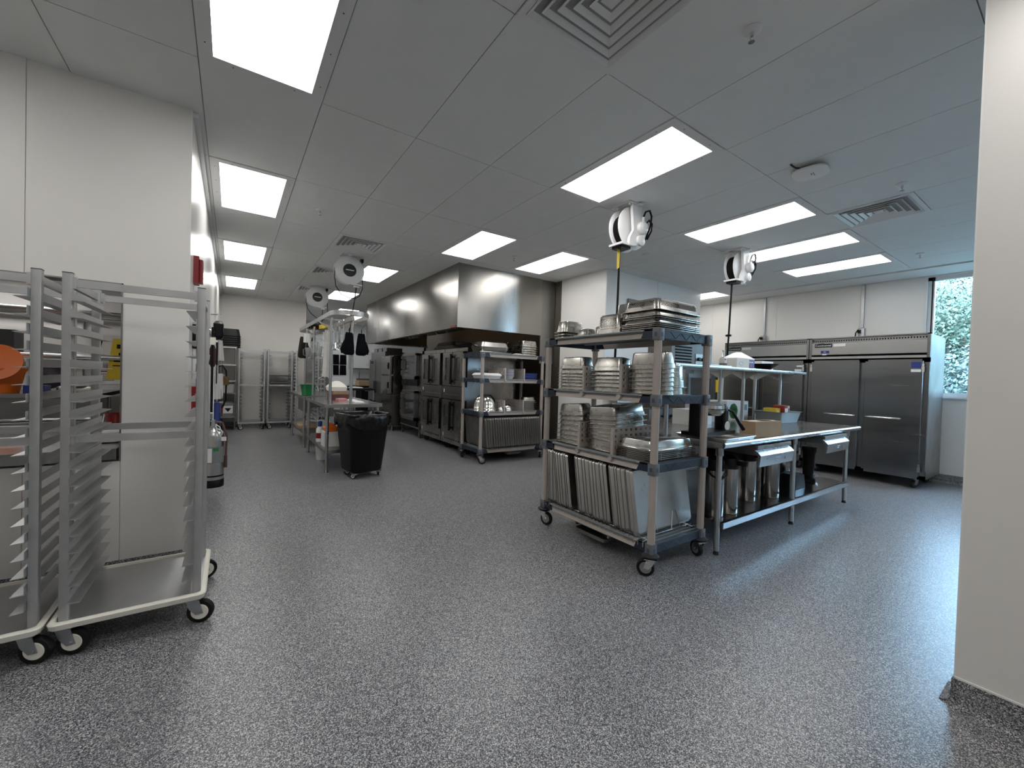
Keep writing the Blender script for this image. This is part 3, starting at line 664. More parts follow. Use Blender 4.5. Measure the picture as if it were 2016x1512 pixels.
# things on the worktable
t = T('waffle_maker', 'black twin-post waffle maker with round steel plates and lever handle', 'waffle maker', (3.14, 1.82, WT+.027), R(2))
MB().box(-.20, -.09, 0, .30, .09, .03).build('base', BLACK, t)
MB().loft([(.03, .026, .045, .02), (.27, .026, .045, .02)], 4, (-.16, 0)).build('post', BLACK, t)
MB().loft([(.03, .04, .045, .02), (.20, .04, .045, .02), (.24, .03, .035, .02)], 4, (.25, 0)).build('post', BLACK, t)
MB().lathe([(.02, .15), (.085, .155), (.11, .18), (.115, .205)], (.045, 0, 0), 24).build('lower_plate', PAN, t)
MB().lathe([(.115, .21), (.115, .235), (.09, .262), (.02, .268)], (.045, 0, 0), 24).build('upper_plate', PANB, t)
MB().cyl((-.14, 0, .21), (.22, 0, .21), .022, 12).build('axle', BLACK, t)
MB().tube([(.25, -.03, .2), (.31, -.06, .18), (.36, -.10, .08), (.385, -.12, .03)], [.008, .010, .014, .014], 10).build('lever', BLACK, t)
MB().lathe([(.035, -.05), (.04, -.045), (.03, -.03)], (.26, 0, .06), 16, 'y').build('thermostat_knob', PLAST, t)
o = inst(sheet_me, 'sheet_pan', (3.26, 1.80, WT), (0, 0, R(2)), '', '', None); o.scale = (.76, .9, 1); tag(o, 'aluminium sheet pan lying under the waffle maker on the worktable', 'sheet pan')
def carton(label, loc, rz, d, m, cat='box', flap=False, name='carton'):
    t = T(name, label, cat, loc, rz)
    a, b, h = d[0]/2, d[1]/2, d[2]
    MB().box(-a, -b, 0, a, b, h).build('body', m, t)
    MB().box(-a, -.012, h, a, .012, h+.0008).build('tape', CREAM if m is CARD else PLAST, t)
    return t
t = carton('plain tan cardboard box on the worktable front edge', (3.755, 1.68, WT), R(-8), (.36, .13, .13), CARD)
MB().loft([(.1302, .08, .03, .028), (.1315, .08, .03, .028)], 4, (.04, .0)).build('hand_hole', BLACKM, t)
t = T('plastic_tub', 'grey plastic tub holding tea boxes on the worktable', 'tub', (5.40, 2.24, WT), R(-4))
MB().loft([(0, .20, .13, .025), (.125, .235, .155, .03), (.13, .25, .17, .03), (.128, .25, .17, .03), (.122, .228, .15, .03), (.01, .195, .125, .025)], 4).build('shell', GREYTUB, t)
for k, (dx, dy, h_, m_, lb) in enumerate(((-.10, .02, .155, YELLOW, 'yellow-lidded tea box in the grey tub'), (-.02, -.03, .185, RED, 'dark red tea box in the grey tub'), (.035, -.02, .185, CARD, 'tan tea box in the grey tub'), (.09, .0, .19, BROWN, 'brown tea box in the grey tub'), (.145, .01, .18, CARDW, 'pale tea box in the grey tub'))):
    bx = T('tea_box', lb, 'box', (5.40+dx, 2.24+dy, WT+.012), R(-4))
    MB().box(-.026 if k != 0 else -.05, -.07, 0, .026 if k != 0 else .05, .07, h_).build('body', m_, bx)
    MB().box(-.02, -.0708, h_*.55, .02, -.07, h_*.85).build('label_print', PAPER if k != 4 else RED, bx)
t = carton('white carton printed with a green lettuce on the worktable', (5.10, 2.68, WT), R(-6), (.42, .26, .23), CARDW)
m = MB()
for k in range(9):
    a = k*.7; m.lathe([(.0001, -.1305), (.045, -.1305), (.045, -.1302)], (-.08+.04*math.cos(a), 0, .11+.05*math.sin(a)), 10, 'y')
m.build('lettuce_print', LEAFP, t); MB().box(.13, -.1308, .12, .19, -.13, .19).build('panel_print', GREYP, t)
t = carton('grey printed carton behind the overshelf post on the worktable', (4.58, 2.68, WT), R(-6), (.34, .26, .22), mat('grey_card', (.45, .46, .47), .7))
MB().box(-.1, -.131, .12, .05, -.13, .15).box(.09, -.131, .05, .15, -.13, .09).build('print', DARKP, t)
carton('low pale carton behind the waffle maker on the worktable', (4.05, 2.5, WT), R(3), (.36, .24, .16), CARDW)
# overshelf things
t = T('countertop_oven', 'wide steel countertop oven with knob panel on the worktable overshelf', 'oven', (3.95, 2.60, OZ), R(0))
MB().box(-.36, -.14, 0, .36, .14, .24).build('body', mat('matt_dark_steel', (.16, .155, .145), .5, .8), t)
MB().box(.05, -.146, .02, .33, -.14, .13).build('control_panel', STEELD, t)
for k in range(3): MB().lathe([(.018, -.02), (.020, 0)], (.10+.08*k, -.146, .075), 14, 'y').build('knob', BLACK, t)
m = MB()
for k in range(6): m.box(-.3, -.145, .03+.03*k, -.02, -.14, .045+.03*k)
m.build('louvres', BLACKM, t)
MB().box(.02, -.12, .24, .36, .12, .262).build('wooden_lid', BROWN, t)
t = T('glass_bottle', 'clear glass bottle standing on the worktable overshelf', 'bottle', (4.55, 2.46, OZ-.002))
MB().lathe([(.036, 0), (.04, .01), (.044, .085), (.04, .11), (.016, .13), (.013, .19), (.017, .192), (.017, .205)], n=20).build('glass', CLEAR, t)
MB().lathe([(.033, .004), (.038, .06)], n=16).build('filling', GREYTUB, t)
t = T('cutlery_box', 'white open carton with purple spoon print on the overshelf', 'box', (4.84, 2.42, OZ), R(-6))
MB().box(-.2, -.09, 0, .13, .09, .12).build('body', CARDW, t)
MB().add([(-.2, -.09, .12), (.13, -.09, .12), (.13, .09, .12), (-.2, .09, .12), (.02, .06, .2), (.13, .07, .205), (.13, .09, .2), (0, .09, .19)], [(0, 1, 5, 4), (3, 0, 4, 7), (4, 5, 6, 7), (1, 2, 6, 5)]).build('torn_lid', PAPER, t)
MB().box(.03, -.0915, .01, .128, -.09, .108).build('purple_panel', VIOLET, t)
m = MB()
for k in range(3):
    x = .052+.027*k; m.bar((x, -.0922, .02), (x-.012, -.0922, .07), .006, .001).lathe([(.0001, -.0926), (.009, -.0926), (.009, -.092)], (x-.015, 0, .08), 10, 'y')
m.build('spoon_print', PAPER, t)
MB().tube([(-.12+.035*math.cos(a*.5), -.0905, .06+.02*math.sin(a*.5)) for a in range(13)], .0014, 4).build('logo_print', GREYP, t)
carton('small blank white carton behind the black bowl on the overshelf', (5.50, 2.47, OZ), R(-6), (.24, .12, .12), PAPER)
solo('serving_bowl', MB().lathe([(.06, 0), (.10, .02), (.15, .05), (.155, .053), (.15, .05), (.098, .024), (.0001, .008)], n=28, cap=False), BLACK, 'shallow black bowl on the worktable overshelf', 'bowl', (5.17, 2.31, OZ)).scale = (1, 1, 1.35)
o = inst(sheet_me, 'serving_tray', (4.15, 2.34, OZ), (0, 0, R(2)), '', '', None); tag(o, 'thin metal tray at the overshelf edge beside the near cart', 'tray'); o.scale = (.7, .35, .6)
# airpots on the undershelf
def airpot(label, loc, rz, r=.078, h=.36, handle=True):
    t = T('airpot', label, 'coffee airpot', loc, rz, None)
    MB().lathe([(r*.96, 0), (r, .006), (r, h-.10), (r*.98, h-.095)], n=26).build('body', AIRST, t)
    MB().lathe([(r*1.0, h-.095), (r*1.02, h-.05), (r*.9, h-.01), (r*.6, h), (r*.3, h+.01)], n=26).loft([(h-.06, .022, .05, .01, 0, -r-.02), (h-.03, .022, .05, .01, 0, -r-.02)], 2).build('pump_top', BLACK, t)
    if handle: MB().tube([(-r-.006, 0, h-.07), (-r*.8, -r*.9, h-.13), (0, -r*1.2, h-.16), (r*.8, -r*.9, h-.13), (r+.006, 0, h-.07)], .007, 8).build('carry_handle', BLACK, t)
    MB().box(-.014, -r-.001, .04, .006, -r+.002, .06).build('badge', DARKP, t)
    return t
airpot('steel coffee airpot with black handle beside the left table leg', (3.22, 1.78, .247), R(-30), h=.46)
airpot('plain tall steel airpot just right of the left table leg', (3.40, 1.76, .247), R(0), h=.46, handle=False)
airpot('steel airpot standing below the left drawer end', (3.92, 1.86, .247), 0, h=.46, handle=False)
airpot('steel airpot next to the middle table leg', (4.24, 1.80, .247), 0, h=.52, handle=False)
airpot('short steel airpot behind the middle table leg', (4.86, 2.12, .247), 0, h=.36)
airpot('blue-gleaming steel airpot below the right drawer', (5.12, 2.05, .247), 0, h=.38)
airpot('steel airpot at the back of the undershelf below the right drawer', (5.40, 2.22, .247), 0, h=.42)
t = T('coffee_grinder', 'black coffee grinder base with steel spout on the undershelf', 'grinder', (5.40, 1.90, .247), R(20))
MB().loft([(0, .09, .07, .02), (.03, .09, .07, .02), (.05, .05, .05, .02), (.30, .06, .06, .02), (.34, .09, .07, .03), (.38, .09, .07, .03)], 3).build('body', BLACK, t)
MB().cyl((.06, -.03, .28), (.16, -.05, .30), .012, 10).lathe([(.03, .03), (.05, .05)], (.07, -.05, 0), 12).build('spout', CHROME, t)
t = T('coffee_brewer', 'black coffee brewer housing stored under the left drawer', 'coffee brewer', (4.08, 2.12, .247))
MB().box(-.17, -.13, 0, .17, .18, .03).box(-.17, .05, 0, .17, .18, .46).box(-.17, -.13, .36, .17, .18, .48).build('housing', BLACK, t)
MB().tube([(.06, -.12, .36), (.06, -.12, .26), (.03, -.12, .2), (.03, -.12, .36)], .006, 8).box(-.14, -.12, .03, .14, .04, .036).build('spray_arm', CHROME, t)
t = T('drip_station', 'low black drip station on the undershelf beside the middle leg', 'drip tray', (4.86, 1.86, .247))
MB().loft([(0, .13, .09, .02), (.13, .12, .08, .02), (.14, .10, .07, .02)], 3).build('base', BLACK, t)
m = MB()
for k in range(7): m.box(-.09, -.055+.018*k, .14, .09, -.048+.018*k, .144)
m.build('grille', DARKP, t)

# ================================================================== FRIDGES
def fridge(label, y0, y1, right):
    t = T('reach_in_fridge', label, 'fridge', (7.4, (y0+y1)/2, 0))
    hw = (y1-y0)/2-.002
    MB().box(.05, -hw, .13, .82, -hw+.02, 2.03).box(.05, hw-.02, .13, .82, hw, 2.03).box(.052, -hw+.02, .132, .818, hw-.02, .16).box(.052, -hw+.02, 2.0, .818, hw-.02, 2.028).box(.78, -hw+.02, .16, .818, hw-.02, 2.0).box(.10, -hw+.02, .16, .16, hw-.02, 2.0).build('cabinet', STEELD, t)
    # face frame
    f = MB().box(0, -hw, .13, .05, -hw+.07, 1.70).box(0, hw-.07, .13, .05, hw, 1.70).box(0, -.05, .13, .05, .05, 1.70).box(0, -hw, .13, .05, hw, .18).box(0, -hw, 1.66, .05, hw, 1.72)
    f.box(0, -hw, 1.72, .05, -hw+.03, 2.04).box(0, hw-.03, 1.72, .05, hw, 2.04).box(0, -hw, 2.025, .05, hw, 2.04).box(0, -hw, 1.70, .05, hw, 1.722)
    f.build('face_frame', FRIDGE, t)
    MB().prism([(.03, 1.775), (.01, 1.785), (.006, 1.955), (.03, 1.965)], 'y', -hw+.03, hw-.03).build('header_panel', STEEL, t)
    MB().box(.0, -hw+.03, 1.722, .012, hw-.03, 1.755).build('lower_header_strip', STEEL, t)
    MB().perf(-hw+.03, 1.965, hw-.03, 2.02, .03, .004, 44, 1, .55, .4, 'x').build('vent_strip', STEELD, t)
    MB().box(.06, -hw+.03, 1.75, .10, hw-.03, 2.02).build('header_backing', BLACKM, t)
    for sy in (-1, 1):
        a, b = (-hw+.05, -.03) if sy < 0 else (.03, hw-.05)
        d = MB().loft([(.17, .028, (b-a)/2, .006), (1.675, .028, (b-a)/2, .006)], 2, (-.018, (a+b)/2)).build('door', FRIDGE, t, 15)
        c0 = .06*sy; c1 = .42*sy
        MB().tube([(-.045, c0, .905), (-.075, c0*1.05, .905), (-.085, c0*1.4, .905), (-.085, c1*.94, .905), (-.075, c1, .905), (-.045, c1, .905)], .0095, 10).build('handle', CHROME, d)
        for z in (.28, 1.58):
            MB().box(-.052, sy*(hw-.05)-.014, z-.05, -.04, sy*(hw-.05)+.014, z+.02).box(-.05, sy*(hw-.05)-.01, z+.025, -.038, sy*(hw-.05)+.01, z+.055).build('hinge', CHROME, d)
    # nameplate, controller, stickers
    yl = hw-.05
    pl = MB().box(.0, yl-.235, 1.895, .0075, yl-.02, 1.95).build('nameplate', BLACK, t)
    MB().box(.0, yl-.40, 1.905, .0075, yl-.255, 1.945).build('data_label', CARDW, t)
    MB().box(-.002, yl-.20, 1.805, .0085, yl-.10, 1.845).build('controller', BLUE, t)
    MB().box(-.002, yl-.17, 1.778, .0085, yl-.12, 1.796).build('controller_label', PLAST, t)
    text('Continental', .042, PLAST, pl, (-.001, yl-.1275, 1.9225), (R(90), 0, R(-90)))
    text('35', .03, PAPER, t, (-.004, yl-.15, 1.825), (R(90), 0, R(-90)), 'display_digits')
    st = MB().box(-.0475, -hw+.07, 1.58, -.046, -hw+.165, 1.66) if right else MB().box(-.0475, -hw+.06, 1.60, -.046, -hw+.14, 1.625)
    st.build('sticker', BLUE if right else PAPER, t)
    MB().box(-.0475, -hw+.07, 1.53, -.046, -hw+.165, 1.565).build('white_sticker', PAPER, t)
    for sx in (.10, .70):
        for sy in (-1, 1): caster(t, sx, sy*(hw-.10), .13, .05, .03, R(200+40*sy), rim=DARKP, fork=STEELD)
    return t
fridge('double-door stainless reach-in fridge next to the window', 1.315, 2.655, True)
fridge('double-door stainless reach-in fridge partly behind the overshelf cartons', 2.66, 3.98, False)
for y, zt in ((2.26, 2.12), (3.72, 2.10)):
    t = T('conduit_outlet', 'steel conduit with outlet box above the %s fridge' % ('window-side' if y < 3 else 'farther'), 'conduit', (8.30, y, 0))
    MB().box(-.03, -.016, zt+.14, 0, .016, CE-.02).build('conduit', ZINC, t)
    b = MB().loft([(zt, .03, .04, .006), (zt+.13, .03, .04, .006)], 2, (-.03, 0)).build('outlet_box', ZINC, t)
    MB().tube([(-.06, .02, zt+.08), (-.10, .03, zt+.10), (-.12, .05, zt+.05), (-.12, .06, zt-.06)], .008, 8).box(-.09, .0, zt+.05, -.06, .04, zt+.1).build('plug_and_cord', BLACK, t)
# hot cabinet left of the fridges and grey panel on the chase
t = T('holding_cabinet', 'dark steel holding cabinet with glass door and yellow tag beside the fridges', 'holding cabinet', (6.12, 3.93, 0))
MB().box(-.5, -.32, .15, .42, .30, 1.50).build('body', OVEN, t)
MB().box(-.44, -.345, .70, .30, -.32, 1.44).build('door', STEELD, t); MB().box(-.38, -.349, .78, .16, -.344, 1.38).build('door_glass', GLASSD, t)
MB().box(-.44, -.345, .2, .30, -.32, .66).build('lower_door', STEELD, t); MB().box(-.38, -.349, .50, .2, -.344, .62).build('lower_glass', GLASSD, t)
MB().box(.34, -.335, 1.16, .42, -.322, 1.36).build('yellow_tag', YELLOW, t)
for sx in (-.4, .32):
    for sy in (-.22, .2): caster(t, sx, sy, .15, .055, .03, .5)
t = T('counter_fryer', 'stainless counter unit with dark front seen behind the near cart', 'kitchen unit', (5.14, 3.85, 0))
MB().box(-.42, -.3, .12, .42, .38, .92).build('body', OVEN, t)
MB().box(-.42, .26, .92, .42, .38, 1.28).build('back_riser', STEELD, t)
for k in range(4): MB().lathe([(.022, -.03), (.024, 0)], (-.3+.2*k, -.3, .82), 14, 'y').build('knob', BLACK, t)
MB().box(-.38, -.306, .2, .38, -.3, .72).build('front_panel', BLACKM, t)
MB().cyl((-.3, -.335, .7), (.3, -.335, .7), .01, 8).build('bar_handle', CHROME, t)
for sx in (-.36, .36):
    for sy in (-.24, .32): MB().cyl((sx, sy, 0), (sx, sy, .12), .02, 10).build('leg', STEELD, t)
solo('electrical_panel', MB().box(-.55, -.03, 0, .55, 0, .62).box(-.53, -.034, .02, .53, -.03, .60), mat('panel_grey', (.17, .175, .18), .5), 'flat grey access panel on the white chase wall', 'wall panel', (5.62, 4.286, 1.96))
# ================================================================== HOOD
HX0, HX1, HY0, HY1, HZ = 2.73, 4.30, 5.45, 10.37, 2.02
t = T('exhaust_hood', 'large stainless exhaust hood over the cook line', 'exhaust hood', (3.5, 7.9, HZ))
ox, oy = 3.5, 7.9
def hb(x0, y0, z0, x1, y1, z1): return (x0-ox, y0-oy, z0-HZ, x1-ox, y1-oy, z1-HZ)
ZS = 2.705
for a, b in ((HY0, 6.9), (6.9, 8.64), (8.64, HY1)):
    MB().box(*hb(HX0, a+.001, HZ, HX0+.02, b-.001, ZS-.001)).build('front_panel', HOOD, t)
    MB().box(*hb(HX0+.004, a+.001, ZS+.001, HX0+.02, b-.001, CE)).build('upper_front_panel', HOOD, t)
MB().box(*hb(HX0+.001, HY0, HZ, HX1, HY0+.02, ZS-.001)).build('end_panel', HOOD, t)
MB().box(*hb(HX0+.005, HY0+.004, ZS+.001, HX1, HY0+.02, CE)).build('upper_end_panel', HOOD, t)
MB().box(*hb(HX0, HY1-.02, HZ, HX1, HY1, CE)).build('end_panel', HOOD, t)
MB().box(*hb(HX1+.002, HY0+.02, 1.55, HX1+.30, HY0+.05, CE)).build('filler_panel', STEELD, t)
fl = MB().prism([(HX0+.02-ox, .0), (HX0+.10-ox, .0), (HX0+.10-ox, .03), (HX0+.02-ox, .05)], 'y', HY0+.02-oy, HY1-.02-oy).box(*hb(HX0+.02, HY0+.02, HZ, HX1, HY0+.10, HZ+.03)).box(*hb(HX0+.02, HY1-.1, HZ, HX1, HY1-.02, HZ+.03))
fl.build('gutter', STEEL, t)
MB().add([(HX0+.10-ox, HY0+.1-oy, .03), (HX0+.10-ox, HY1-.1-oy, .03), (HX0+.45-ox, HY1-.1-oy, .55), (HX0+.45-ox, HY0+.1-oy, .55), (HX1+.3-ox, HY1-.1-oy, .55), (HX1+.3-ox, HY0+.1-oy, .55)], [(0, 3, 2, 1), (3, 5, 4, 2)]).build('inner_plenum', HOOD, t)
for k in range(9):
    y = 5.8+.5*k-oy
    MB().add([(HX0+.50-ox, y, .54), (HX0+.50-ox, y+.46, .54), (HX0+.95-ox, y+.46, .16), (HX0+.95-ox, y, .16)], [(0, 1, 2, 3)]).build('grease_filter', STEELD, t)
for y in (6.3, 7.9, 9.5):
    o = MB().lathe([(.06, .5), (.07, .46), (.05, .40), (.02, .385)], (HX0+.62-ox+.3, y-oy, 0), 16).build('hood_lamp', WARM, t)
for a in (6.95, 8.7): MB().box(*hb(HX0-.012, a-.03, HZ+.0, HX0, a+.03, HZ+.02)).build('latch', CHROME, t)
MB().box(*hb(HX0-.003, HY0+.04, HZ+.0, HX0, HY0+.22, HZ+.03)).build('red_label', RED, t)
# ================================================================== OVENS
def oven_stack(label, y0, y1):
    t = T('convection_oven', label, 'oven', (3.15, (y0+y1)/2, 0), 0, None)
    hw = (y1-y0)/2-.006
    MB().box(.03, -hw, .12, 1.0, hw, 1.77).build('body', OVEN, t)
    for z0, z1 in ((.33, .885), (1.125, 1.70)):
        for sy in (-1, 1):
            a, b = (-hw+.05, -.012) if sy < 0 else (.012, hw-.05)
            d = MB().box(-.035, a, z0, .028, a+.10, z1).box(-.035, b-.10, z0, .028, b, z1).box(-.035, a+.10, z0, .028, b-.10, z0+.09).box(-.035, a+.10, z1-.09, .028, b-.10, z1).build('door', OVEN, t)
            MB().box(-.02, a+.10, z0+.09, .0, b-.10, z1-.09).build('door_glass', GLASSD, d)
            if sy < 0: MB().box(-.085, .02-.05, z0+.03, -.06, .02-.02, z1-.03).box(-.06, -.03, z0+.06, -.034, -.02, z0+.1).box(-.06, -.03, z1-.1, -.034, -.02, z1-.06).build('handle', BLACK, d)
        MB().box(.02, -hw+.0, z0-.01, .032, hw, z1+.01).build('door_surround', BLACKM, t)
    for z0, z1 in ((.125, .325), (.895, 1.115)):
        p = MB().box(-.01, -hw, z0, .032, hw, z1).build('control_panel', OVEN, t)
        m = MB()
        for k in range(9): m.box(-.013, -hw+.08+k*.075, z0+.07, -.01, -hw+.12+k*.075, z0+.085)
        m.build('vent_slots', CHROME if z0 > .5 else BLACKM, p)
        MB().box(-.013, hw-.10, z0+.11, -.01, hw-.07, z0+.17).build('sticker', PAPER, p)
    for sx in (.12, .85):
        for sy in (-1, 1): caster(t, sx, sy*(hw-.07), .12, .055, .035, R(80+sy*30), rim=BLACK, fork=BLACK)
    return t
oven_stack('double-stack convection oven next to the lidded-roaster cart', 5.93, 6.80)
oven_stack('double-stack convection oven next to the combi ovens', 6.81, 7.77)
t = T('combi_oven', 'stacked pair of single-door combi ovens on an open stand', 'oven', (3.15, 8.45, 0))
MB().box(.04, -.56, .30, .95, .54, 1.78).build('body', OVEN, t)
for z0, z1 in ((.34, .96), (1.20, 1.74)):
    d = MB().box(-.03, -.42, z0, .035, .50, z0+.07).box(-.03, -.42, z1-.05, .035, .50, z1).box(-.03, -.42, z0, .035, -.33, z1).box(-.03, .41, z0, .035, .50, z1).build('door', STEELD, t)
    MB().box(-.015, -.33, z0+.07, .0, .41, z1-.05).build('door_glass', GLASSD, d)
    MB().tube([(-.03, .44, z0+.2), (-.09, .44, z0+.2), (-.09, .44, z0+.42), (-.03, .44, z0+.42)], .016, 8).build('handle', BLACK, d)
MB().box(.0, -.42, 1.06, .04, .52, 1.19).build('control_panel', BLACK, t)
for k in range(3): MB().lathe([(.022, -.02), (.024, 0)], (.0, -.25+.25*k, 1.12), 12, 'x').build('knob', DARKP, t)
MB().box(.0, -.42, .22, .04, .52, .335).build('control_panel', BLACK, t)
MB().box(.03, -.5, .06, .9, -.46, .1).box(.03, .46, .06, .9, .5, .1).box(.03, -.5, .26, .9, .5, .30).box(-.0, -.56, .19, .03, .54, .22).build('stand_frame', STEELD, t)
for sx in (.05, .88):
    for sy in (-.52, .50): MB().box(sx-.02, sy-.02, 0, sx+.02, sy+.02, .3).build('leg', STEELD, t)
t = T('steamer', 'two-compartment steel steamer on a cabinet base past the combi ovens', 'steamer', (2.98, 9.55, 0))
MB().box(.0, -.40, .12, .85, .35, .80).box(-.02, -.42, .80, .87, .37, .825).build('cabinet_base', OVEN, t)
MB().box(.05, -.36, .83, .85, .30, 1.72).build('body', OVEN, t)
for z0, z1 in ((.85, 1.25), (1.29, 1.70)):
    d = MB().loft([(z0, .03, .31, .01), (z1, .03, .31, .01)], 2, (.0, -.03)).build('door', STEEL, t, 15)
    MB().box(-.045, -.30, z0+.12, -.03, -.23, z0+.26).cyl((-.06, -.27, z0+.19), (-.03, -.27, z0+.19), .012, 8).build('latch_handle', BLACK, d)
for sx in (.06, .78):
    for sy in (-.34, .29): MB().cyl((sx, sy, 0), (sx, sy, .12), .022, 10, .016).build('leg', STEEL, t)
t = T('proofing_cabinet', 'tall dull steel roll-in cabinet at the far end of the cook line', 'cabinet', (3.1, 10.75, 0))
MB().box(.03, -.62, .1, 1.0, .60, 1.85).build('body', STEELD, t)
for a, b in ((-.60, -.02), (.02, .58)):
    d = MB().box(-.02, a, .14, .03, b, 1.66).build('door', STEELD, t); MB().box(-.05, b-.06 if a < -.1 else a+.02, .8, -.02, b-.02 if a < -.1 else a+.06, 1.1).build('handle', DARKP, d)
MB().box(-.022, .2, 1.55, -.02, .45, 1.62).build('plate', BLACK, t)
m = MB()
for y in (-.5, -.1, .3): m.box(.1, y, 1.85, .5, y+.3, 1.95)
m.build('top_guard', STEELD, t)
for sx in (.1, .9):
    for sy in (-.5, .5): MB().cyl((sx, sy, 0), (sx, sy, .1), .025, 10).build('leg', DARKP, t)
# things on the ovens
def roaster(label, loc, rz, L, W, Ht, group=None):
    t = T('roasting_pan', label, 'roasting pan', loc, rz, group)
    MB().loft([(0, L/2-.03, W/2-.03, .05), (Ht*.45, L/2, W/2, .06), (Ht*.47, L/2+.012, W/2+.012, .06)], 5).build('base', SHEET, t)
    MB().loft([(Ht*.48, L/2+.012, W/2+.012, .06), (Ht*.5, L/2, W/2, .06), (Ht*.9, L/2-.02, W/2-.02, .07), (Ht, L/2-.06, W/2-.06, .06)], 5, cap0=False).build('lid', SHEET, t)
    for s_ in (-1, 1): MB().tube([(s_*L/2, -.06, Ht*.55), (s_*(L/2+.04), -.05, Ht*.6), (s_*(L/2+.04), .05, Ht*.6), (s_*L/2, .06, Ht*.55)], .007, 6).build('handle', STEELD, t)
    return t
roaster('low covered roasting pan lying on the oven next to the combi ovens', (3.44, 6.95, 1.775), R(90), .74, .44, .14)
stack((.53, .325), (3.6, 7.60, 1.768), [0, .02], 'shallow pan lying on the oven tops near the combi ovens', 'pans on the oven tops', .05, rz=R(-3))
o = inst(sheet_me, 'sheet_pan', (3.65, 8.5, 1.782), (0, 0, R(85)), '', '', None); tag(o, 'aluminium sheet pan lying on top of the combi ovens', 'sheet pan')
o = inst(sheet_me, 'sheet_pan', (3.7, 6.2, 1.772), (0, 0, R(85)), '', '', None); tag(o, 'aluminium sheet pan lying on the oven nearest the white chase', 'sheet pan')
# ================================================================== SECOND CART
ZB = (.215, .775, 1.272, 1.655)
CB = (3.63, 5.545)
pan_cart('farther taupe and navy four-shelf cart parked before the ovens', (*CB, 0), R(-90), ZB, [-.494]+[3.12+.0430*k+.0590-3.63 for k in range(2, 23, 3)], -.0137)
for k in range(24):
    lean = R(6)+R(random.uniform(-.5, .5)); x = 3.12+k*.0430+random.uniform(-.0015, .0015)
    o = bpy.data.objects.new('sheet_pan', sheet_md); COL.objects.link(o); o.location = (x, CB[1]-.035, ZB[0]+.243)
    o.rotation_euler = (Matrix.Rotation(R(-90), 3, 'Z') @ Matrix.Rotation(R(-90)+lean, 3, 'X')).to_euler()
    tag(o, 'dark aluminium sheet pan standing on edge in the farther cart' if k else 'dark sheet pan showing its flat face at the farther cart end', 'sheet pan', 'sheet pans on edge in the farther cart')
for x, z, lab in ((3.47, ZB[1], 'perforated divider beside the shiny mixing bowls on the farther cart'), (3.83, ZB[1], 'perforated divider beside the small dark pan stack on the farther cart'), (3.47, ZB[2], 'perforated divider left of the white bowl stack on the farther cart'), (3.83, ZB[2], 'perforated divider right of the white bowl stack on the farther cart')):
    divider((x, CB[1]-.30, z), R(90), .5, .17, lab, None)
def bowl(label, loc, r, h, m=PANB, rot=(0, 0, 0), group=None):
    return solo('mixing_bowl', MB().lathe([(r*1.05, 0), (r*1.03, .004), (r*.98, h*.3), (r*.8, h*.7), (r*.5, h*.95), (r*.2, h)], n=30, cap=False).lathe([(.0001, h), (r*.2, h)], n=30, cap=False), m, label, 'bowl', loc, rot, group)
bowl('large shiny steel bowl upside down at the cart corner post', (3.252, 5.46, ZB[1]+.002), .175, .21)
bowl('shiny steel bowl nested over the large one beside the corner post', (3.252, 5.46, ZB[1]+.045), .175, .21)
bowl('small shiny steel bowl in front of the large inverted bowls', (3.425, 5.282, ZB[1]+.001), .038, .07)
bowl('small round shiny steel bowl between the two lower dividers', (3.60, 5.38, ZB[1]), .09, .10)
stack((.265, .162), (4.0, 5.37, ZB[1]), [.0, .03, .06, .09, .12], 'small dark steel pan in the stack at the farther cart end post', 'small pan stack on the farther cart', .065, m=SHEETD)
tag(inst(gn(.265, .162, .065, PAN), 'steam_pan', (4.0, 5.37, ZB[1]+.15), (0, 0, 0), '', '', None), 'bright small pan topping the stack on the farther cart', 'pan')
t = T('takeout_container', 'flat white lidded container tray behind the corner post', 'container', (3.25, 5.43, ZB[2]))
MB().loft([(0, .16, .13, .02), (.045, .18, .15, .02), (.05, .185, .155, .02)], 3).build('base', PAPER, t); MB().loft([(.05, .185, .155, .02), (.07, .175, .145, .02), (.085, .15, .12, .02)], 3).build('lid', PAPER, t)
for k in range(9):
    solo('paper_bowl', MB().lathe([(.055, 0), (.085, .045), (.089, .046), (.089, .049), (.083, .046), (.053, .004)], n=22, cap=False), FABP if k % 3 else PAPER, 'white bowl in the neat stack between the upper dividers', 'bowl', (3.65, 5.42, ZB[2]+.014*k), group='white bowl stack on the farther cart')
for k in range(2):
    t = T('plastic_box', 'dark blue glossy box on the farther cart, %s of the pair' % ('lower' if k == 0 else 'upper'), 'box', (4.02, 5.42, ZB[2]+.052*k))
    MB().loft([(0, .12, .10, .015), (.04, .125, .105, .015)], 3).build('base', BLUE, t); MB().loft([(.04, .13, .11, .015), (.05, .128, .108, .015)], 3).build('lid', BLUE, t)
roaster('big round-edged covered roaster on top of the farther cart', (3.38, 5.58, ZB[3]+.024), R(0), .52, .36, .17)
o = inst(sheet_me, 'sheet_pan', (3.38, 5.58, ZB[3]+.001), (0, 0, 0), '', '', None); o.scale = (.9, .9, 1); tag(o, 'sheet pan under the big covered roaster', 'sheet pan')
solo('paper_sheets', MB().loft([(0, .054, .075, .02), (.012, .057, .08, .02), (.022, .04, .05, .03)], 3), PAPER, 'low pile of white paper on the farther cart top', 'paper', (3.746, 5.34, ZB[3]+.001), (0, 0, 0))
stack((.53, .325), (3.975, 5.555, ZB[3]), [0, .035, .07, .105, .14], 'steel full-size pan in the stack on the farther cart top', 'pan stack on the farther cart top', .10, rz=R(90))
t = T('drip_tray', 'shallow steel tray hanging in a slide under the farther cart', 'tray', (3.72, 5.42, 0))
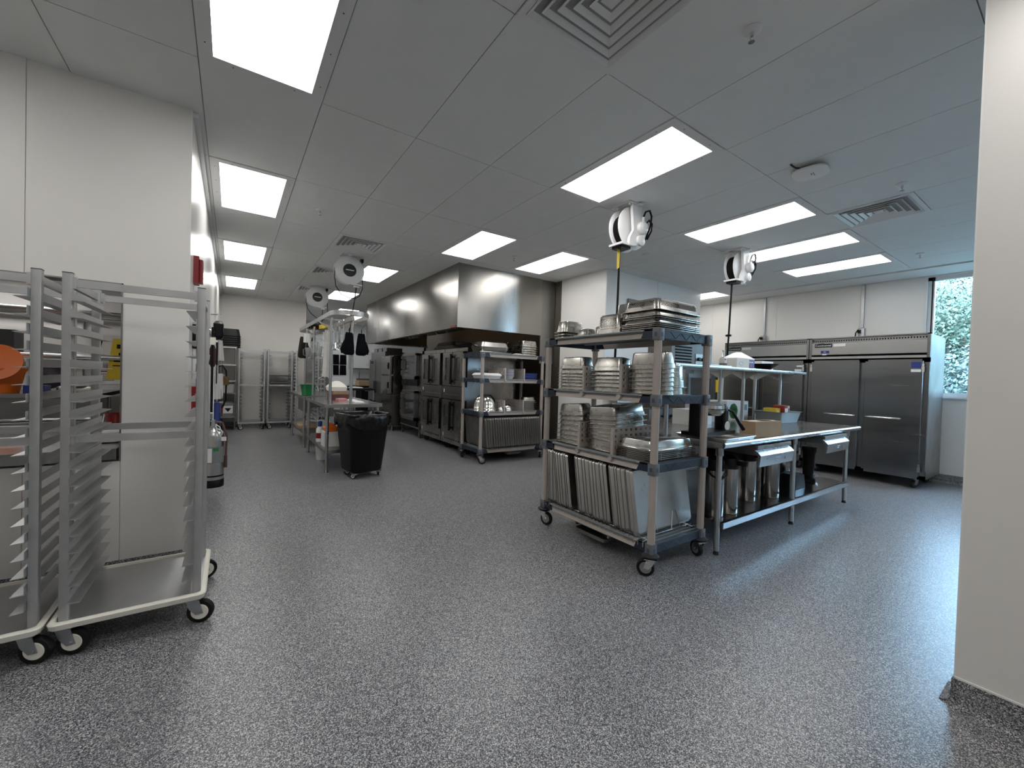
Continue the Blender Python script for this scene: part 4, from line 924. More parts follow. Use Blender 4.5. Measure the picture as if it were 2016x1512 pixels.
MB().box(-.2, -.16, .14, .2, .14, .146).build('slide', STEELD, t); MB().loft([(.085, .12, .10, .02), (.125, .15, .13, .02), (.125, .16, .14, .02)], 3, cap1=False).build('tray', SHEET, t)

# ================================================================== PREP TABLES WITH POT RACK
def prep_table(label, y0, y1, x0=.99, x1=1.72):
    t = T('prep_table', label, 'prep table', (x0, y0, 0))
    w_, l_ = x1-x0, y1-y0; z = .885
    MB().box(.012, .012, z-.012, w_-.012, l_-.012, z-.001).build('top', TOPST, t)
    MB().box(0, 0, z-.045, w_, .012, z).box(0, l_-.012, z-.045, w_, l_, z).box(0, .012, z-.045, .012, l_-.012, z).box(w_-.012, .012, z-.045, w_, l_-.012, z).build('edge', STEEL, t)
    for lx in (.045, w_-.045):
        for ly in (.06, l_-.06):
            o = MB().cyl((lx, ly, .03), (lx, ly, z-.04), .0205, 14).build('leg', STEEL, t)
            MB().lathe([(.03, 0), (.03, .006), (.018, .03)], (lx, ly, 0), 12).build('foot', STEELD, o)
    MB().box(.03, .05, .27, w_-.03, l_-.05, .28).box(.025, .05, .24, .03, l_-.05, .28).box(w_-.03, .05, .24, w_-.025, l_-.05, .28).box(.03, .045, .24, w_-.03, .05, .28).build('undershelf', STEELD, t)
    return t
prep_table('stainless prep table behind the black wheeled bin', 5.65, 7.30)
pt = prep_table('stainless prep table with sink beyond the nearer prep table', 7.66, 9.40)
MB().box(.18, .9, .62, .60, 1.5, .63).box(.18, .9, .62, .19, 1.5, .87).box(.59, .9, .62, .60, 1.5, .87).box(.18, .9, .62, .60, .91, .87).box(.18, 1.49, .62, .60, 1.5, .87).build('sink_bowl', STEELD, pt)
MB().box(.05, .2, .60, .1, .9, .84).build('drawer', STEELD, pt)
t = T('kitchen_faucet', 'chrome gooseneck faucet at the prep table sink', 'faucet', (1.62, 8.75, .885))
MB().cyl((0, -.1, .04), (0, .1, .04), .015, 10).tube([(0, 0, .04), (0, 0, .26), (-.04, 0, .32), (-.14, 0, .33), (-.2, 0, .28)], .012, 10).build('spout', CHROME, t)
for s_ in (-1, 1): MB().cyl((0, s_*.1, .04), (-.05, s_*.12, .09), .008, 8).build('handle', CHROME, t)
t = T('pot_rack', 'oval stainless pot rack on posts above the prep tables', 'pot rack', (1.32, 7.35, 0))
rx, yl = .25, 1.7
prof = []
for k in range(13): a = math.pi*k/12; prof.append((rx*math.cos(a), yl-.25+.25*math.sin(a)))
for k in range(13): a = math.pi+math.pi*k/12; prof.append((rx*math.cos(a), -yl+.25+.25*math.sin(a)))
m = MB(); n = len(prof)
vs = [(p[0], p[1], z) for z in (2.055, 2.115) for p in prof]+[(p[0]*.985, p[1]*.998, z) for z in (2.055, 2.115) for p in prof]
fs = []
for i in range(n):
    j = (i+1) % n; fs += [(i, j, n+j, n+i), (2*n+i, 3*n+i, 3*n+j, 2*n+j), (n+i, n+j, 3*n+j, 3*n+i), (i, 2*n+i, 2*n+j, j)]
m.add(vs, fs).build('band', STEEL, t)
MB().box(-.006, -yl+.03, 1.995, .006, yl-.03, 2.055).box(-rx, -.9, 2.06, rx, -.88, 2.08).box(-rx, .9, 2.06, rx, .92, 2.08).build('centre_bar', STEEL, t)
for py in (-1.42, -1.0, .5, 1.45):
    MB().cyl((.05 if py < -1.2 else -.14, py, .885), (.05 if py < -1.2 else -.14, py, 2.08), .02, 14).build('post', STEEL, t)
for py in (-.6, .9):
    MB().bar((-rx, py, 2.06), (.12, py+.05, 1.86), .004, .022).bar((rx, py, 2.06), (.12, py+.05, 1.86), .004, .022).build('stay', STEEL, t)
# hanging utensils
def cloth_mb(w_, h_, folds, depth, taper=0, seed=0, wav=.0):
    rnd = random.Random(seed); m = MB(); nx, nz = 15, 9; ph = rnd.random()*6
    def P(i, j, s_):
        u = i/(nx-1); v = j/(nz-1)
        ww = w_*(1-taper*(1-v)); x = (u-.5)*ww
        y = depth*math.sin(u*folds*math.pi*2+ph)*(.4+.6*v)+s_*.006
        return (x, y, -h_*v + wav*math.sin(u*9+ph)*v)
    vs = [P(i, j, s_) for s_ in (-1, 1) for j in range(nz) for i in range(nx)]
    fs = []; N = nx*nz
    for j in range(nz-1):
        for i in range(nx-1):
            a = j*nx+i; fs += [(a, a+1, a+nx+1, a+nx), (N+a, N+a+nx, N+a+nx+1, N+a+1)]
    for i in range(nx-1): fs += [(i, N+i, N+i+1, i+1), ((nz-1)*nx+i, (nz-1)*nx+i+1, N+(nz-1)*nx+i+1, N+(nz-1)*nx+i)]
    for j in range(nz-1): fs += [(j*nx, (j+1)*nx, N+(j+1)*nx, N+j*nx), (j*nx+nx-1, N+j*nx+nx-1, N+(j+1)*nx+nx-1, (j+1)*nx+nx-1)]
    return m.add(vs, fs)
def mitt(label, loc, rz, m_, s_=1., att=None):
    t = T('oven_mitt', label, 'oven mitt', loc, rz)
    a = MB(); pr = [(0, .05, .018), (-.04, .06, .03), (-.12, .07, .034), (-.22, .082, .034), (-.31, .088, .03), (-.34, .08, .022), (-.352, .05, .01)]
    a.loft([(z*s_, hx*s_, hy*s_, min(hx, hy)*.95*s_) for z, hx, hy in reversed(pr)], 4).build('body', m_, t)
    MB().loft([(-.33*s_, .015, .015, .012, .10*s_, 0), (-.27*s_, .028, .024, .02, .10*s_, 0), (-.18*s_, .026, .024, .02, .075*s_, 0), (-.12*s_, .02, .02, .015, .05*s_, 0)], 3).build('thumb', m_, t)
    MB().tube([(0, 0, 0), (.006, 0, .04), (0, 0, .06), (-.006, 0, .04), (0, 0, 0)], .003, 6).build('loop', m_, t)
    if att:
        v = Matrix.Rotation(-rz, 3, 'Z') @ (Vector(att)-Vector(loc)); MB().tube([(0, 0, .055), tuple(v)], .0025, 6).build('hook', CHROME, t)
    return t
mitt('black oven mitt left of the near pot rack post', (1.30, 5.80, 1.84), R(192), CLOTHB, .86, (1.316, 5.80, 2.0))
mitt('black oven mitt right of the near pot rack post', (1.475, 5.86, 1.84), R(12), CLOTHB, .86, (1.562, 5.88, 2.06))
mitt('brown-grey oven mitt at the far end of the pot rack', (1.07, 8.25, 1.92), R(20), CLOTHG, 1.1, (1.072, 8.25, 2.06))
mitt('brown-grey oven mitt hanging behind the clear measuring jugs', (1.19, 8.0, 1.90), R(80), CLOTHG, 1.1, (1.318, 8.0, 2.0))
def ladle(label, loc, rz, L, r, cat='ladle', m_=CHROME, flat=False, grp=None):
    t = T(cat.replace(' ', '_'), label, cat, loc, rz, grp)
    MB().bar((0, 0, 0), (0, 0, -L), .018, .003, (0, 1, 0)).tube([(0, .0, 0), (0, .02, .02), (0, .03, .005)], .004, 6).build('handle', m_, t)
    if flat: MB().loft([(-L-.10, r, .002, .002), (-L-.01, r*.8, .002, .002), (-L+.02, .01, .002, .002)], 2).build('blade', m_, t)
    else: MB().lathe([(.0001, -r), (r*.5, -r*.87), (r*.87, -r*.5), (r, 0), (r*.97, 0), (r*.84, -r*.48), (.0001, -r*.95)], (0, -r*.9, -L-.0), 18, cap=False).build('bowl', m_, t)
    return t
for k, (y, L, r_, fl_) in enumerate(((6.15, .31, .05, 0), (6.3, .33, .055, 0), (6.45, .29, .045, 0), (6.55, .34, .05, 0), (6.7, .30, .05, 1), (6.88, .33, .045, 0))):
    ladle('steel %s hanging in the row next to the black mitts' % ('turner' if fl_ else 'ladle'), (1.32+(.0145 if k % 2 else -.0145), y, 2.03), 0, L, r_, 'turner' if fl_ else 'ladle', CHROME, fl_, 'steel ladles on the pot rack' if not fl_ else None)
for k in range(7):
    t = ladle('pale flat-bladed spatula hanging in the bunch behind the ladles', (1.32+(.0145 if k % 2 else -.0145), 7.0+.05*k, 2.03), 0, .25+.01*(k % 3), .03, 'spatula', CREAM if k % 2 else CLOTHW, True, 'pale spatulas on the pot rack')
    t.rotation_euler = (0, R(9-3*k), 0)
for x, y, z, rz_, ax_ in ((1.14, 7.55, 1.80, R(20), 1.072), (1.24, 7.75, 1.74, R(-20), 1.318), (1.09, 7.73, 1.70, R(150), 1.072)):
    t = T('measuring_jug', 'clear measuring jug hanging from the pot rack', 'jug', (x, y, z), rz_, 'clear jugs on the pot rack')
    MB().lathe([(.045, -.18), (.06, -.02), (.063, 0), (.058, -.02), (.043, -.175)], n=18, cap=False).build('body', CLEAR, t)
    v = Matrix.Rotation(-rz_, 3, 'Z') @ Vector((ax_-x, 0, (2.06 if ax_ < 1.2 else 2.0)-z))
    MB().tube([(.06, 0, -.02), (.1, 0, -.03), (.095, 0, -.12), (.052, 0, -.14)], .006, 6).build('handle', CLEAR, t)
    MB().tube([(.06, 0, -.01), tuple(v)], .002, 5).build('hook', CHROME, t)
solo('hanging_towel', cloth_mb(.18, .78, 2, .02, .3, 3), CLOTHW, 'pale towel hanging low behind the pot rack posts', 'towel', (1.345, 7.45, 2.0), (0, 0, R(10)))
t = T('hanging_card', 'small white card hanging beside the far brown mitts', 'card', (1.075, 7.93, 1.96))
MB().box(-.05, -.004, -.16, .05, .004, 0).build('sheet', PLAST, t); MB().box(-.003, -.003, -.01, .003, .003, .10).build('strap', CHROME, t)
t = T('storage_bag', 'black bag resting on the far end of the pot rack', 'bag', (1.26, 8.28, 2.079))
MB().loft([(0, .15, .2, .06), (.05, .16, .21, .08), (.09, .1, .15, .06)], 4).build('body', BLACKM, t); MB().tube([(-.1, 0, .07), (-.05, 0, .14), (.05, 0, .14), (.1, 0, .07)], .01, 6).build('strap', BLACKM, t)
carton('small yellow box resting on the pot rack', (1.33, 7.86, 2.054), R(5), (.10, .2, .07), YELLOW)
# on the prep tables
t = T('plastic_bucket', 'green plastic bucket with wire handle on the prep table', 'bucket', (1.13, 8.05, .885), R(10))
MB().loft([(0, .085, .085, .03), (.17, .105, .105, .04), (.18, .115, .115, .04), (.178, .10, .10, .04), (.01, .08, .08, .03)], 4).build('shell', GREEN, t)
MB().tube([(.13, -.05, .15), (.16, -.08, .08), (.16, .08, .08), (.13, .05, .15)], .005, 6).build('handle', PLAST, t)
carton('dark red produce carton on the prep table', (1.40, 6.9, .885), R(3), (.24, .32, .07), mat('maroon_card', (.13, .04, .035), .6))
carton('tan carton topping the dark red produce carton', (1.40, 6.9, .957), R(5), (.22, .28, .05), CARD)
solo('plastic_bag', MB().loft([(0, .13, .15, .05), (.06, .14, .16, .06), (.12, .09, .1, .06), (.15, .03, .05, .02)], 5), CREAM, 'crumpled cream plastic bag on the stacked cartons', 'bag', (1.38, 6.92, 1.009))
for k in range(4): solo('paper_sheet', MB().box(-.06, -.09, 0, .06, .09, .004), PAPER, 'white paper sheet lying on the prep table top', 'paper', (1.50+.02*(k % 2), 5.98+.19*k, .885), (0, 0, R(6*k-8)), 'papers on the prep table')
carton('pink printed pad on the prep table', (1.35, 6.42, .885), R(4), (.12, .16, .03), mat('pink_print', (.6, .22, .24), .6))
# under the prep table
carton('tall translucent storage bin under the near prep table', (1.44, 6.05, .282), 0, (.34, .36, .34), GREYTUB, 'bin', name='storage_bin')
carton('cardboard case standing on the storage bin', (1.44, 6.05, .625), R(4), (.34, .3, .045), CARD)
carton('pale plastic bin with orange bags under the near prep table', (1.15, 6.10, .282), 0, (.20, .24, .20), CARDW, 'bin', name='storage_bin')
solo('orange_bag', MB().loft([(0, .08, .09, .04), (.05, .09, .10, .05), (.09, .05, .07, .04), (.11, .02, .03, .02)], 5), ORANGE, 'bright orange bags heaped in the pale bin', 'bag', (1.15, 6.10, .485))
t = T('spray_bottle', 'white bottle with blue cap under the near prep table', 'bottle', (1.08, 6.50, .282))
MB().lathe([(.05, 0), (.05, .18), (.03, .21), (.02, .23)], n=16).build('body', PLAST, t); MB().lathe([(.03, .22), (.032, .29), (.02, .3)], n=14).build('cap', BLUE, t); MB().lathe([(.0505, .05), (.0505, .13)], n=16, cap=False).build('label', RED, t)
t = T('floor_bucket', 'white bucket standing on the floor under the prep table', 'bucket', (1.16, 6.62, 0))
MB().lathe([(.10, 0), (.12, .22), (.125, .225), (.118, .222), (.098, .01)], n=22, cap=False).lathe([(.0001, .004), (.10, .004)], n=22, cap=False).build('shell', PLAST, t); MB().tube([(-.12, 0, .2), (0, -.13, .15), (.12, 0, .2)], .003, 6).build('handle', ZINC, t)
carton('flat cardboard case on the far prep table shelf', (1.2, 8.3, .282), 0, (.4, .5, .05), CARD)
t = T('paper_roll', 'large white paper roll standing on the prep table shelf', 'paper roll', (1.22, 6.95, .282))
MB().lathe([(.02, 0), (.10, 0), (.10, .26), (.02, .26)], n=24, cap=False).build('roll', PAPER, t); MB().lathe([(.02, 0), (.02, .26)], n=12, cap=False).build('core', CARD, t)

# ================================================================== TRASH BIN
t = T('wheeled_trash_bin', 'black wheeled trash bin with plastic liner before the prep table', 'trash bin', (1.39, 5.36, 0), R(12))
MB().loft([(.085, .185, .185, .09), (.09, .20, .20, .09), (.70, .255, .255, .09), (.76, .26, .26, .09), (.765, .275, .275, .09), (.785, .275, .275, .09), (.785, .25, .25, .09), (.12, .19, .19, .09)], 6).build('body', BLACK, t)
ln = MB(); N_ = 48; rows = []
for v_, (z, rr, amp) in enumerate(((.60, .25, .0), (.792, .262, .004), (.80, .275, .006), (.79, .288, .008), (.74, .292, .010), (.70, .294, .014), (.655, .292, .02))):
    for k in range(N_):
        a = 2*math.pi*k/N_; c, s_ = math.cos(a), math.sin(a)
        sq = 1/max(abs(c)**4+abs(s_)**4, 1e-6)**.25
        q = rr*min(sq, 1.16)+amp*math.sin(k*2.1+v_*1.3)*.8+amp*math.sin(k*5.3)*.4
        ln.v.append((q*c, q*s_, z+(amp*1.8*math.sin(k*.9+1) if v_ > 3 else 0)))
    if v_:
        for k in range(N_):
            j = (k+1) % N_; ln.f.append(((v_-1)*N_+k, (v_-1)*N_+j, v_*N_+j, v_*N_+k))
ln.build('liner', BAG, t, 60)
MB().loft([(.07, .17, .17, .06), (.09, .19, .19, .06)], 4).build('dolly', BLACK, t)
for k, (sx, sy) in enumerate(((-1, -1), (1, -1), (-1, 1), (1, 1))): caster(t, sx*.15, sy*.15, .075, .036, .024, R(130-70*k), rim=CREAM, fork=ZINC)

# ================================================================== FAR END OF THE AISLE
for x, lab, g in ((.372, 'aluminium pan rack at the far wall next to the black-bin shelving', None), (.905, 'aluminium pan rack at the far wall holding two dark pans', None), (1.455, 'aluminium pan rack at the far wall end seen behind the prep table', None)):
    sheet_rack(lab, (x, 10.75, 0), 0, False, g, 1.75, .46, .52, 19, (.4, 2, .4, 2))
for z in (1.012, 1.167):
    o = inst(sheet_md, 'sheet_pan', (.905, 10.75, z), (0, 0, R(90)), '', '', None); tag(o, 'dark sheet pan slid into the far middle rack, %s one' % ('lower' if z < 1.1 else 'upper'), 'sheet pan'); o.scale = (.95, .90, 1)
t = T('shelving_unit', 'narrow grey shelving unit in the far corner under black bins', 'shelving', (-.05, 10.75, 0))
for sx in (-.125, .125):
    for sy in (-.26, .26): MB().cyl((sx, sy, 0), (sx, sy, 1.77), .014, 10).build('post', STEELD, t)
for z in (.30, .80, 1.06, 1.40, 1.77): MB().box(-.14, -.28, z-.03, .14, .28, z).build('shelf', STEELD if z < 1 else ALU, t)
for k in range(6):
    solo('bus_tub', MB().loft([(0, .19, .26, .04), (.006, .19, .26, .04), (.008, .18, .25, .04), (.15, .155, .225, .05), (.155, .14, .21, .05)], 4, cap0=False), BLACK, 'black bus tub in the upside-down stack in the far corner', 'tub', (-.03, 10.74, 1.771+.045*k), (0, 0, 0), 'black bus tubs in the far corner')
t = T('plastic_tub', 'white plastic tub with handle on the far corner shelving', 'tub', (-.05, 10.75, .801))
MB().loft([(0, .11, .16, .03), (.17, .135, .19, .03), (.18, .145, .20, .03), (.176, .13, .185, .03), (.01, .1, .15, .03)], 4).build('shell', PLAST, t); MB().tube([(-.14, -.18, .15), (0, -.22, .09), (.14, -.18, .15)], .005, 6).build('handle', PLAST, t)
t = T('chemical_jug', 'grey chemical jug with warning label on the far corner shelving', 'jug', (-.045, 10.675, .301))
MB().loft([(0, .12, .16, .04), (.25, .12, .16, .04), (.31, .07, .10, .04), (.32, .02, .02, .02)], 4).build('body', GREYTUB, t)
l_ = MB().box(-.085, -.163, .06, .085, -.16, .22).build('label', PAPER, t); MB().prism([(-.06, .17), (.06, .17), (0, .09)], 'y', -.165, -.163).build('warning_mark', BLACK, l_)
MB().box(-.115, -.163, .06, -.09, -.16, .22).build('red_label', RED, t)

# ================================================================== LEFT WALL THINGS
WX = -.23
def wall_thing(name, label, cat, y, z): return T(name, label, cat, (WX, y, z))
t = wall_thing('fire_strobe', 'red fire alarm strobe on the aisle wall', 'fire alarm', 3.72, 1.92)
MB().box(0, -.06, -.02, .03, .06, .17).build('back_box', RED, t); MB().loft([(-.01, .012, .05, .01, .04, 0), (.15, .012, .05, .01, .04, 0)], 3).build('face', RED, t); MB().box(.051, -.025, .03, .056, .025, .07).build('lens', CLEAR, t)
t = wall_thing('card_reader', 'black wall device behind the rack post', 'wall device', 3.72, 1.44)
MB().box(0, -.06, 0, .085, .06, .17).build('body', BLACK, t); MB().box(0, -.06, .17, .08, .06, .185).build('cap', ALU, t)
t = wall_thing('soap_dispenser', 'white wall dispenser below the black device', 'dispenser', 3.72, 1.27)
MB().loft([(0, .045, .05, .015, .045, 0), (.13, .05, .055, .015, .05, 0)], 3).build('body', PLAST, t); MB().box(.095, -.01, .06, .101, .01, .09).build('window', BLACK, t)
for k, (z, h_) in enumerate(((1.10, .09), (.96, .12))):
    t = wall_thing('pull_station', 'red wall box, %s of two behind the rack post' % ('upper' if k == 0 else 'lower'), 'fire alarm', 3.75, z)
    MB().box(0, -.07, 0, .06, .07, h_).build('body', RED, t); MB().box(.06, -.05, .02, .066, .05, .04).build('pull_bar', PLAST, t)
t = T('fire_extinguisher', 'steel fire extinguisher with black base hung on the aisle wall', 'fire extinguisher', (-.136, 5.02, .13), R(-20))
MB().lathe([(.085, .03), (.09, .045), (.09, .50), (.08, .54), (.05, .57), (.025, .585), (.025, .6)], n=28).build('cylinder', STEEL, t)
MB().lathe([(.092, 0), (.094, .01), (.094, .07), (.0905, .075)], n=28).build('base_boot', BLACK, t)
MB().lathe([(.0912, .105), (.0912, .12)], n=28, cap=False).build('strap', BLACK, t)
MB().lathe([(.0908, .24), (.0908, .40)], n=28, cap=False).build('label', GREYTUB, t)
lb = MB()
for a0, a1, m_, nm in ((-2.0, -1.3, PAPER, 'instruction_label'), (-1.2, -.7, GREEN, 'green_mark')):
    q = MB(); z0, z1 = (.25, .39) if m_ is PAPER else (.36, .39)
    pts = [a0+(a1-a0)*k/6 for k in range(7)]
    q.add([(.0915*math.cos(a), .0915*math.sin(a), z) for z in (z0, z1) for a in pts], [(i, i+1, i+8, i+7) for i in range(6)]).build(nm, m_, t)
MB().cyl((0, 0, .6), (0, 0, .66), .02, 10).bar((-.02, 0, .67), (.02, -.10, .74), .02, .008).bar((-.02, 0, .65), (.02, -.1, .66), .02, .008).build('valve_handle', ZINC, t)
MB().tube([(.02, 0, .64), (.07, .02, .63), (.105, .03, .5), (.1, .03, .3)], .010, 8).cyl((.1, .03, .3), (.1, .03, .18), .014, 10).build('hose', mat('hose_brown', (.10, .05, .04), .5), t)
MB().tube([(.03, -.03, .62), (.07, -.05, .60), (.10, -.05, .54), (.085, -.06, .50), (.05, -.05, .56), (.03, -.03, .62)], .004, 6).box(.09, -.06, .46, .135, -.058, .5).build('tag_loop', PLAST, t)
t = T('tool_rail', 'steel rail with hooks along the aisle wall', 'wall rail', (WX, 7.0, 1.72))
MB().box(0, -1.5, 0, .02, 2.5, .03).build('rail', ALU, t)
for k in range(9): MB().tube([(.02, -1.35+.45*k, .015), (.05, -1.35+.45*k, .0), (.055, -1.35+.45*k, .02)], .005, 6).build('hook', CHROME, t)
def wtool(name, label, y, z, build, off=.055):
    t = T(name, label, name.replace('_', ' '), (WX+off, y, z)); build(t); return t
def brush(t, m_=BLACK, L=.30, r=.05, e=.03):
    MB().bar((0, 0, 0), (0, 0, -L), .02, .02).build('handle', PLAST, t); MB().loft([(-L-.24, e*.6, r*.6, .02), (-L-.20, e, r, .03), (-L-.04, e, r, .03), (-L, e*.5, r*.5, .01)], 3).build('head', m_, t)
wtool('dust_pan', 'black round-ended dustpan hanging high on the aisle wall', 6.6, 2.02, lambda t: (brush(t, BLACK, .10, .10, .055), MB().cyl((-.085, 0, -.02), (.02, 0, -.01), .008, 8).build('wall_peg', ZINC, t)), .085)
wtool('scrub_brush', 'dark red-brown scrub brush hanging on the aisle wall', 5.75, 1.66, lambda t: brush(t, mat('maroon_bristle', (.06, .02, .02), .8), .10, .05))
wtool('squeegee', 'long white-handled squeegee leaning on the aisle wall', 5.95, 1.55, lambda t: (MB().cyl((0, 0, .1), (0, 0, -1.1), .013, 8).build('handle', PLAST, t), MB().box(-.012, -.15, -1.14, .012, .15, -1.09).build('blade', BLACK, t)))
wtool('push_broom', 'black-handled broom hanging on the aisle wall', 5.65, 1.66, lambda t: (MB().cyl((0, 0, .1), (0, 0, -1.05), .012, 8).build('handle', BLACK, t), MB().box(-.03, -.12, -1.2, .03, .12, -1.05).build('bristles', DARKP, t)))
wtool('deck_mop', 'grey mop hanging with blue head on the aisle wall', 7.7, 1.70, lambda t: (MB().cyl((0, 0, .1), (0, 0, -.9), .013, 8).build('handle', ALU, t), MB().loft([(-1.2, .05, .12, .03), (-.92, .04, .08, .03)], 3).build('mop_head', BLUE, t)))
wtool('oven_peel', 'black oven peel hanging on the aisle wall', 7.4, 1.70, lambda t: (MB().cyl((0, 0, .05), (0, 0, -.35), .012, 8).build('handle', BLACK, t), MB().loft([(-.62, .006, .08, .006), (-.40, .006, .08, .006), (-.35, .006, .02, .006)], 2).build('blade', BLACK, t)))
wtool('wood_tongs', 'small pale wooden holder on the aisle wall', 5.55, 1.64, lambda t: (MB().box(-.02, -.03, -.08, .03, .03, 0).build('block', CREAM, t), MB().box(.03, -.03, -.05, .05, .03, -.03).build('lip', CREAM, t)))
for y, z, h_, w_, m_, lab in ((8.9, 1.80, .36, .22, CLOTHW, 'white cloth hung like a triangle below the black tubs'), (8.3, 1.22, .42, .24, CLOTHW, 'long white towel hanging on the aisle wall'), (7.6, 1.20, .36, .18, CLOTHW, 'short white towel hanging on the aisle wall'), (7.9, .98, .2, .16, mat('cloth_navy', (.03, .035, .07), .9), 'dark navy rag hanging below the white towels')):
    o = solo('hanging_towel', cloth_mb(w_, h_, 2, .02, .6 if h_ == .36 and y > 8.5 else .1, int(y*10)), m_, lab, 'towel', (WX+.07, y, z), (0, 0, R(65)))
t = wall_thing('spray_station', 'white spray bottle caddy low on the aisle wall', 'bottle caddy', 8.75, .72)
MB().box(0, -.2, -.01, .12, .2, 0).build('shelf', ZINC, t)
for k in range(3):
    b = MB().lathe([(.035, 0), (.038, .12), (.018, .17), (.014, .2)], (.06, -.13+.12*k, 0), 12).build('bottle', PLAST, t); MB().box(.04, -.14+.12*k, .2, .11, -.12+.12*k, .225).build('trigger', BLACK if k == 1 else RED, b)
t = wall_thing('coiled_hose', 'dark hose with brown grip hanging on the aisle wall', 'hose', 9.3, 1.32)
MB().tube([(.03, 0, .02), (.1, -.02, .04), (.15, -.02, -.05), (.16, 0, -.2), (.15, 0, -.6), (.1, 0, -.75)], .014, 8).build('hose', BLACK, t); MB().loft([(-.32, .04, .04, .02, .155, 0), (-.16, .045, .045, .02, .155, 0)], 3).build('grip', mat('hose_grip', (.14, .08, .03), .5), t)

# ================================================================== DISH ROOM THROUGH THE OPENING
t = T('dish_table', 'steel dish table with tall front apron in the dish room', 'dish table', (-2.4, 7.95, 0))
MB().box(-1.4, -.6, .88, 1.02, .6, .93).build('top', TOPST, t)
MB().box(-1.4, -.58, .62, 1.0, -.56, .88).build('apron', STEELD, t)
MB().cyl((-1.4, -.585, .61), (1.0, -.585, .61), .016, 8).build('lower_rail', CHROME, t)
MB().box(-1.4, -.5, .28, 1.0, .55, .30).build('undershelf', STEELD, t)
for lx in (-1.3, .9):
    for ly in (-.5, .5): MB().cyl((lx, ly, 0), (lx, ly, .88), .02, 10).build('leg', STEELD, t)
for z in (1.44, 2.04):
    t = T('tubular_shelf', 'tubular steel wall shelf in the dish room, %s one' % ('lower' if z < 1.5 else 'upper'), 'wall shelf', (-2.4, 8.25, z))
    for y in (-.33, .0, .25): MB().cyl((-1.5, y, -.034), (2.0, y, -.034), .034, 12).build('tube', STEEL if z < 1.5 else STEELD, t)
    for x in (-1.2, .60): MB().box(x-.004, -.33, -.09, x+.004, .345, -.056).box(x-.004, .30, -.3, x+.004, .345, 0).build('bracket', STEELD, t)
BZ = .931
t = T('plastic_bucket', 'orange plastic bucket with round lid in the dish room', 'bucket', (-2.29, 7.55, BZ))
MB().lathe([(.15, 0), (.20, .26), (.212, .275), (.212, .30), (.195, .295)], n=28).build('shell', ORANGE, t)
MB().lathe([(.0001, .0), (.21, .0), (.228, .01), (.228, .03), (.0001, .034)], n=32).xf(Matrix.Translation((0, -.13, .36)) @ Matrix.Rotation(R(68), 4, 'X')).build('lid', ORANGE, t)
MB().box(-.05, -.20, .30, .04, -.185, .325).build('lid_label', PAPER, t)
carton('small blue bin beside the orange bucket', (-1.955, 7.42, BZ), 0, (.18, .2, .10), BLUE, 'bin', name='storage_bin')
bowl('domed steel bowl on a low steel pan in the dish room', (-1.64, 7.6, BZ+.089), .16, .12)
stack((.40, .30), (-1.64, 7.6, BZ), [0], 'low steel pan under the domed bowl in the dish room', None, .085)
solo('chafer_lid', MB().lathe([(.0001, .0), (.16, 0), (.165, .03), (.09, .07), (.0001, .075)], n=22), mat('dark_violet', (.02, .014, .03), .4), 'dark round lid leaning upright behind the domed bowl', 'lid', (-1.98, 7.95, BZ+.19), (R(75), 0, 0))
t = carton('white appliance carton with blender picture on the dish room shelf', (-1.47, 8.2, 1.441), 0, (.40, .3, .29), PAPER)
MB().prism([(-.10, .21), (-.03, .21), (-.055, .08), (-.075, .08)], 'y', -.152, -.15).build('jug_print', BLACK, t); MB().prism([(.06, .05), (.16, .05), (.14, .085), (.12, .095), (.12, .19), (.15, .22), (.08, .205), (.10, .19), (.10, .095), (.075, .08)], 'y', -.152, -.15).build('blender_print', BLACK, t)
carton('dark storage bin on the lower dish room shelf', (-2.55, 8.1, 1.441), 0, (.5, .3, .28), DARKP, 'bin', name='storage_bin')
t = T('wet_floor_sign', 'yellow folding wet floor sign hung from the dish room shelf', 'floor sign', (-1.29, 7.970, 1.10))
MB().prism([(-.16, .0), (.16, .0), (.09, .58), (-.09, .58)], 'y', -.012, .0).build('board', YELLOW, t); MB().prism([(-.16, .0), (.16, .0), (.09, .58), (-.09, .58)], 'y', .005, .017).build('board', YELLOW, t)
MB().tube([(0, .02, .40), (0, .02, .345), (0, -.05, .348), (0, -.09, .34), (0, -.09, .30)], .005, 6).build('hanging_hook', ZINC, t)
MB().box(-.05, -.014, .44, .05, -.012, .50).box(-.08, -.014, .25, .08, -.012, .27).box(-.09, -.014, .19, .09, -.012, .205).box(-.03, -.014, .32, .03, -.012, .38).build('print', BLACK, t)
t = T('wall_notice', 'white notice with red line on the dish room wall', 'notice', (-1.55, 8.597, 1.02))
MB().box(-.16, -.006, 0, .16, 0, .22).build('sheet', PAPER, t); MB().box(-.16, -.0085, .18, .16, -.006, .195).build('red_line', RED, t)
m = MB()
for k in range(4): m.box(-.12, -.0085, .05+.03*k, .08, -.006, .06+.03*k)
m.build('print', GREYP, t)
struct('door_1', MB().box(-1.36, 8.57, 0, -.40, 8.60, 2.1).box(-1.33, 8.56, .05, -.43, 8.57, 2.07), DARKP)
t = T('plastic_bucket', 'small red bucket with white handle at the opening edge', 'bucket', (-.66, 4.02, .805))
MB().lathe([(.055, 0), (.075, .15), (.08, .155), (.073, .15), (.05, .01)], n=18).build('shell', RED, t); MB().tube([(-.075, 0, .15), (-.08, -.06, .06), (-.06, -.075, .0), (.05, -.075, .02), (.075, 0, .15)], .005, 6).build('handle', PLAST, t)
for k in range(3): solo('folded_towel', MB().loft([(0, .10, .08, .02), (.012, .105, .085, .02), (.024, .1, .08, .02)], 3), PAPER, 'folded white towel in the pile on the pass-through ledge', 'towel', (-.70, 3.72, .806+.025*k), (0, 0, R(3*k)), 'towels on the pass-through ledge')
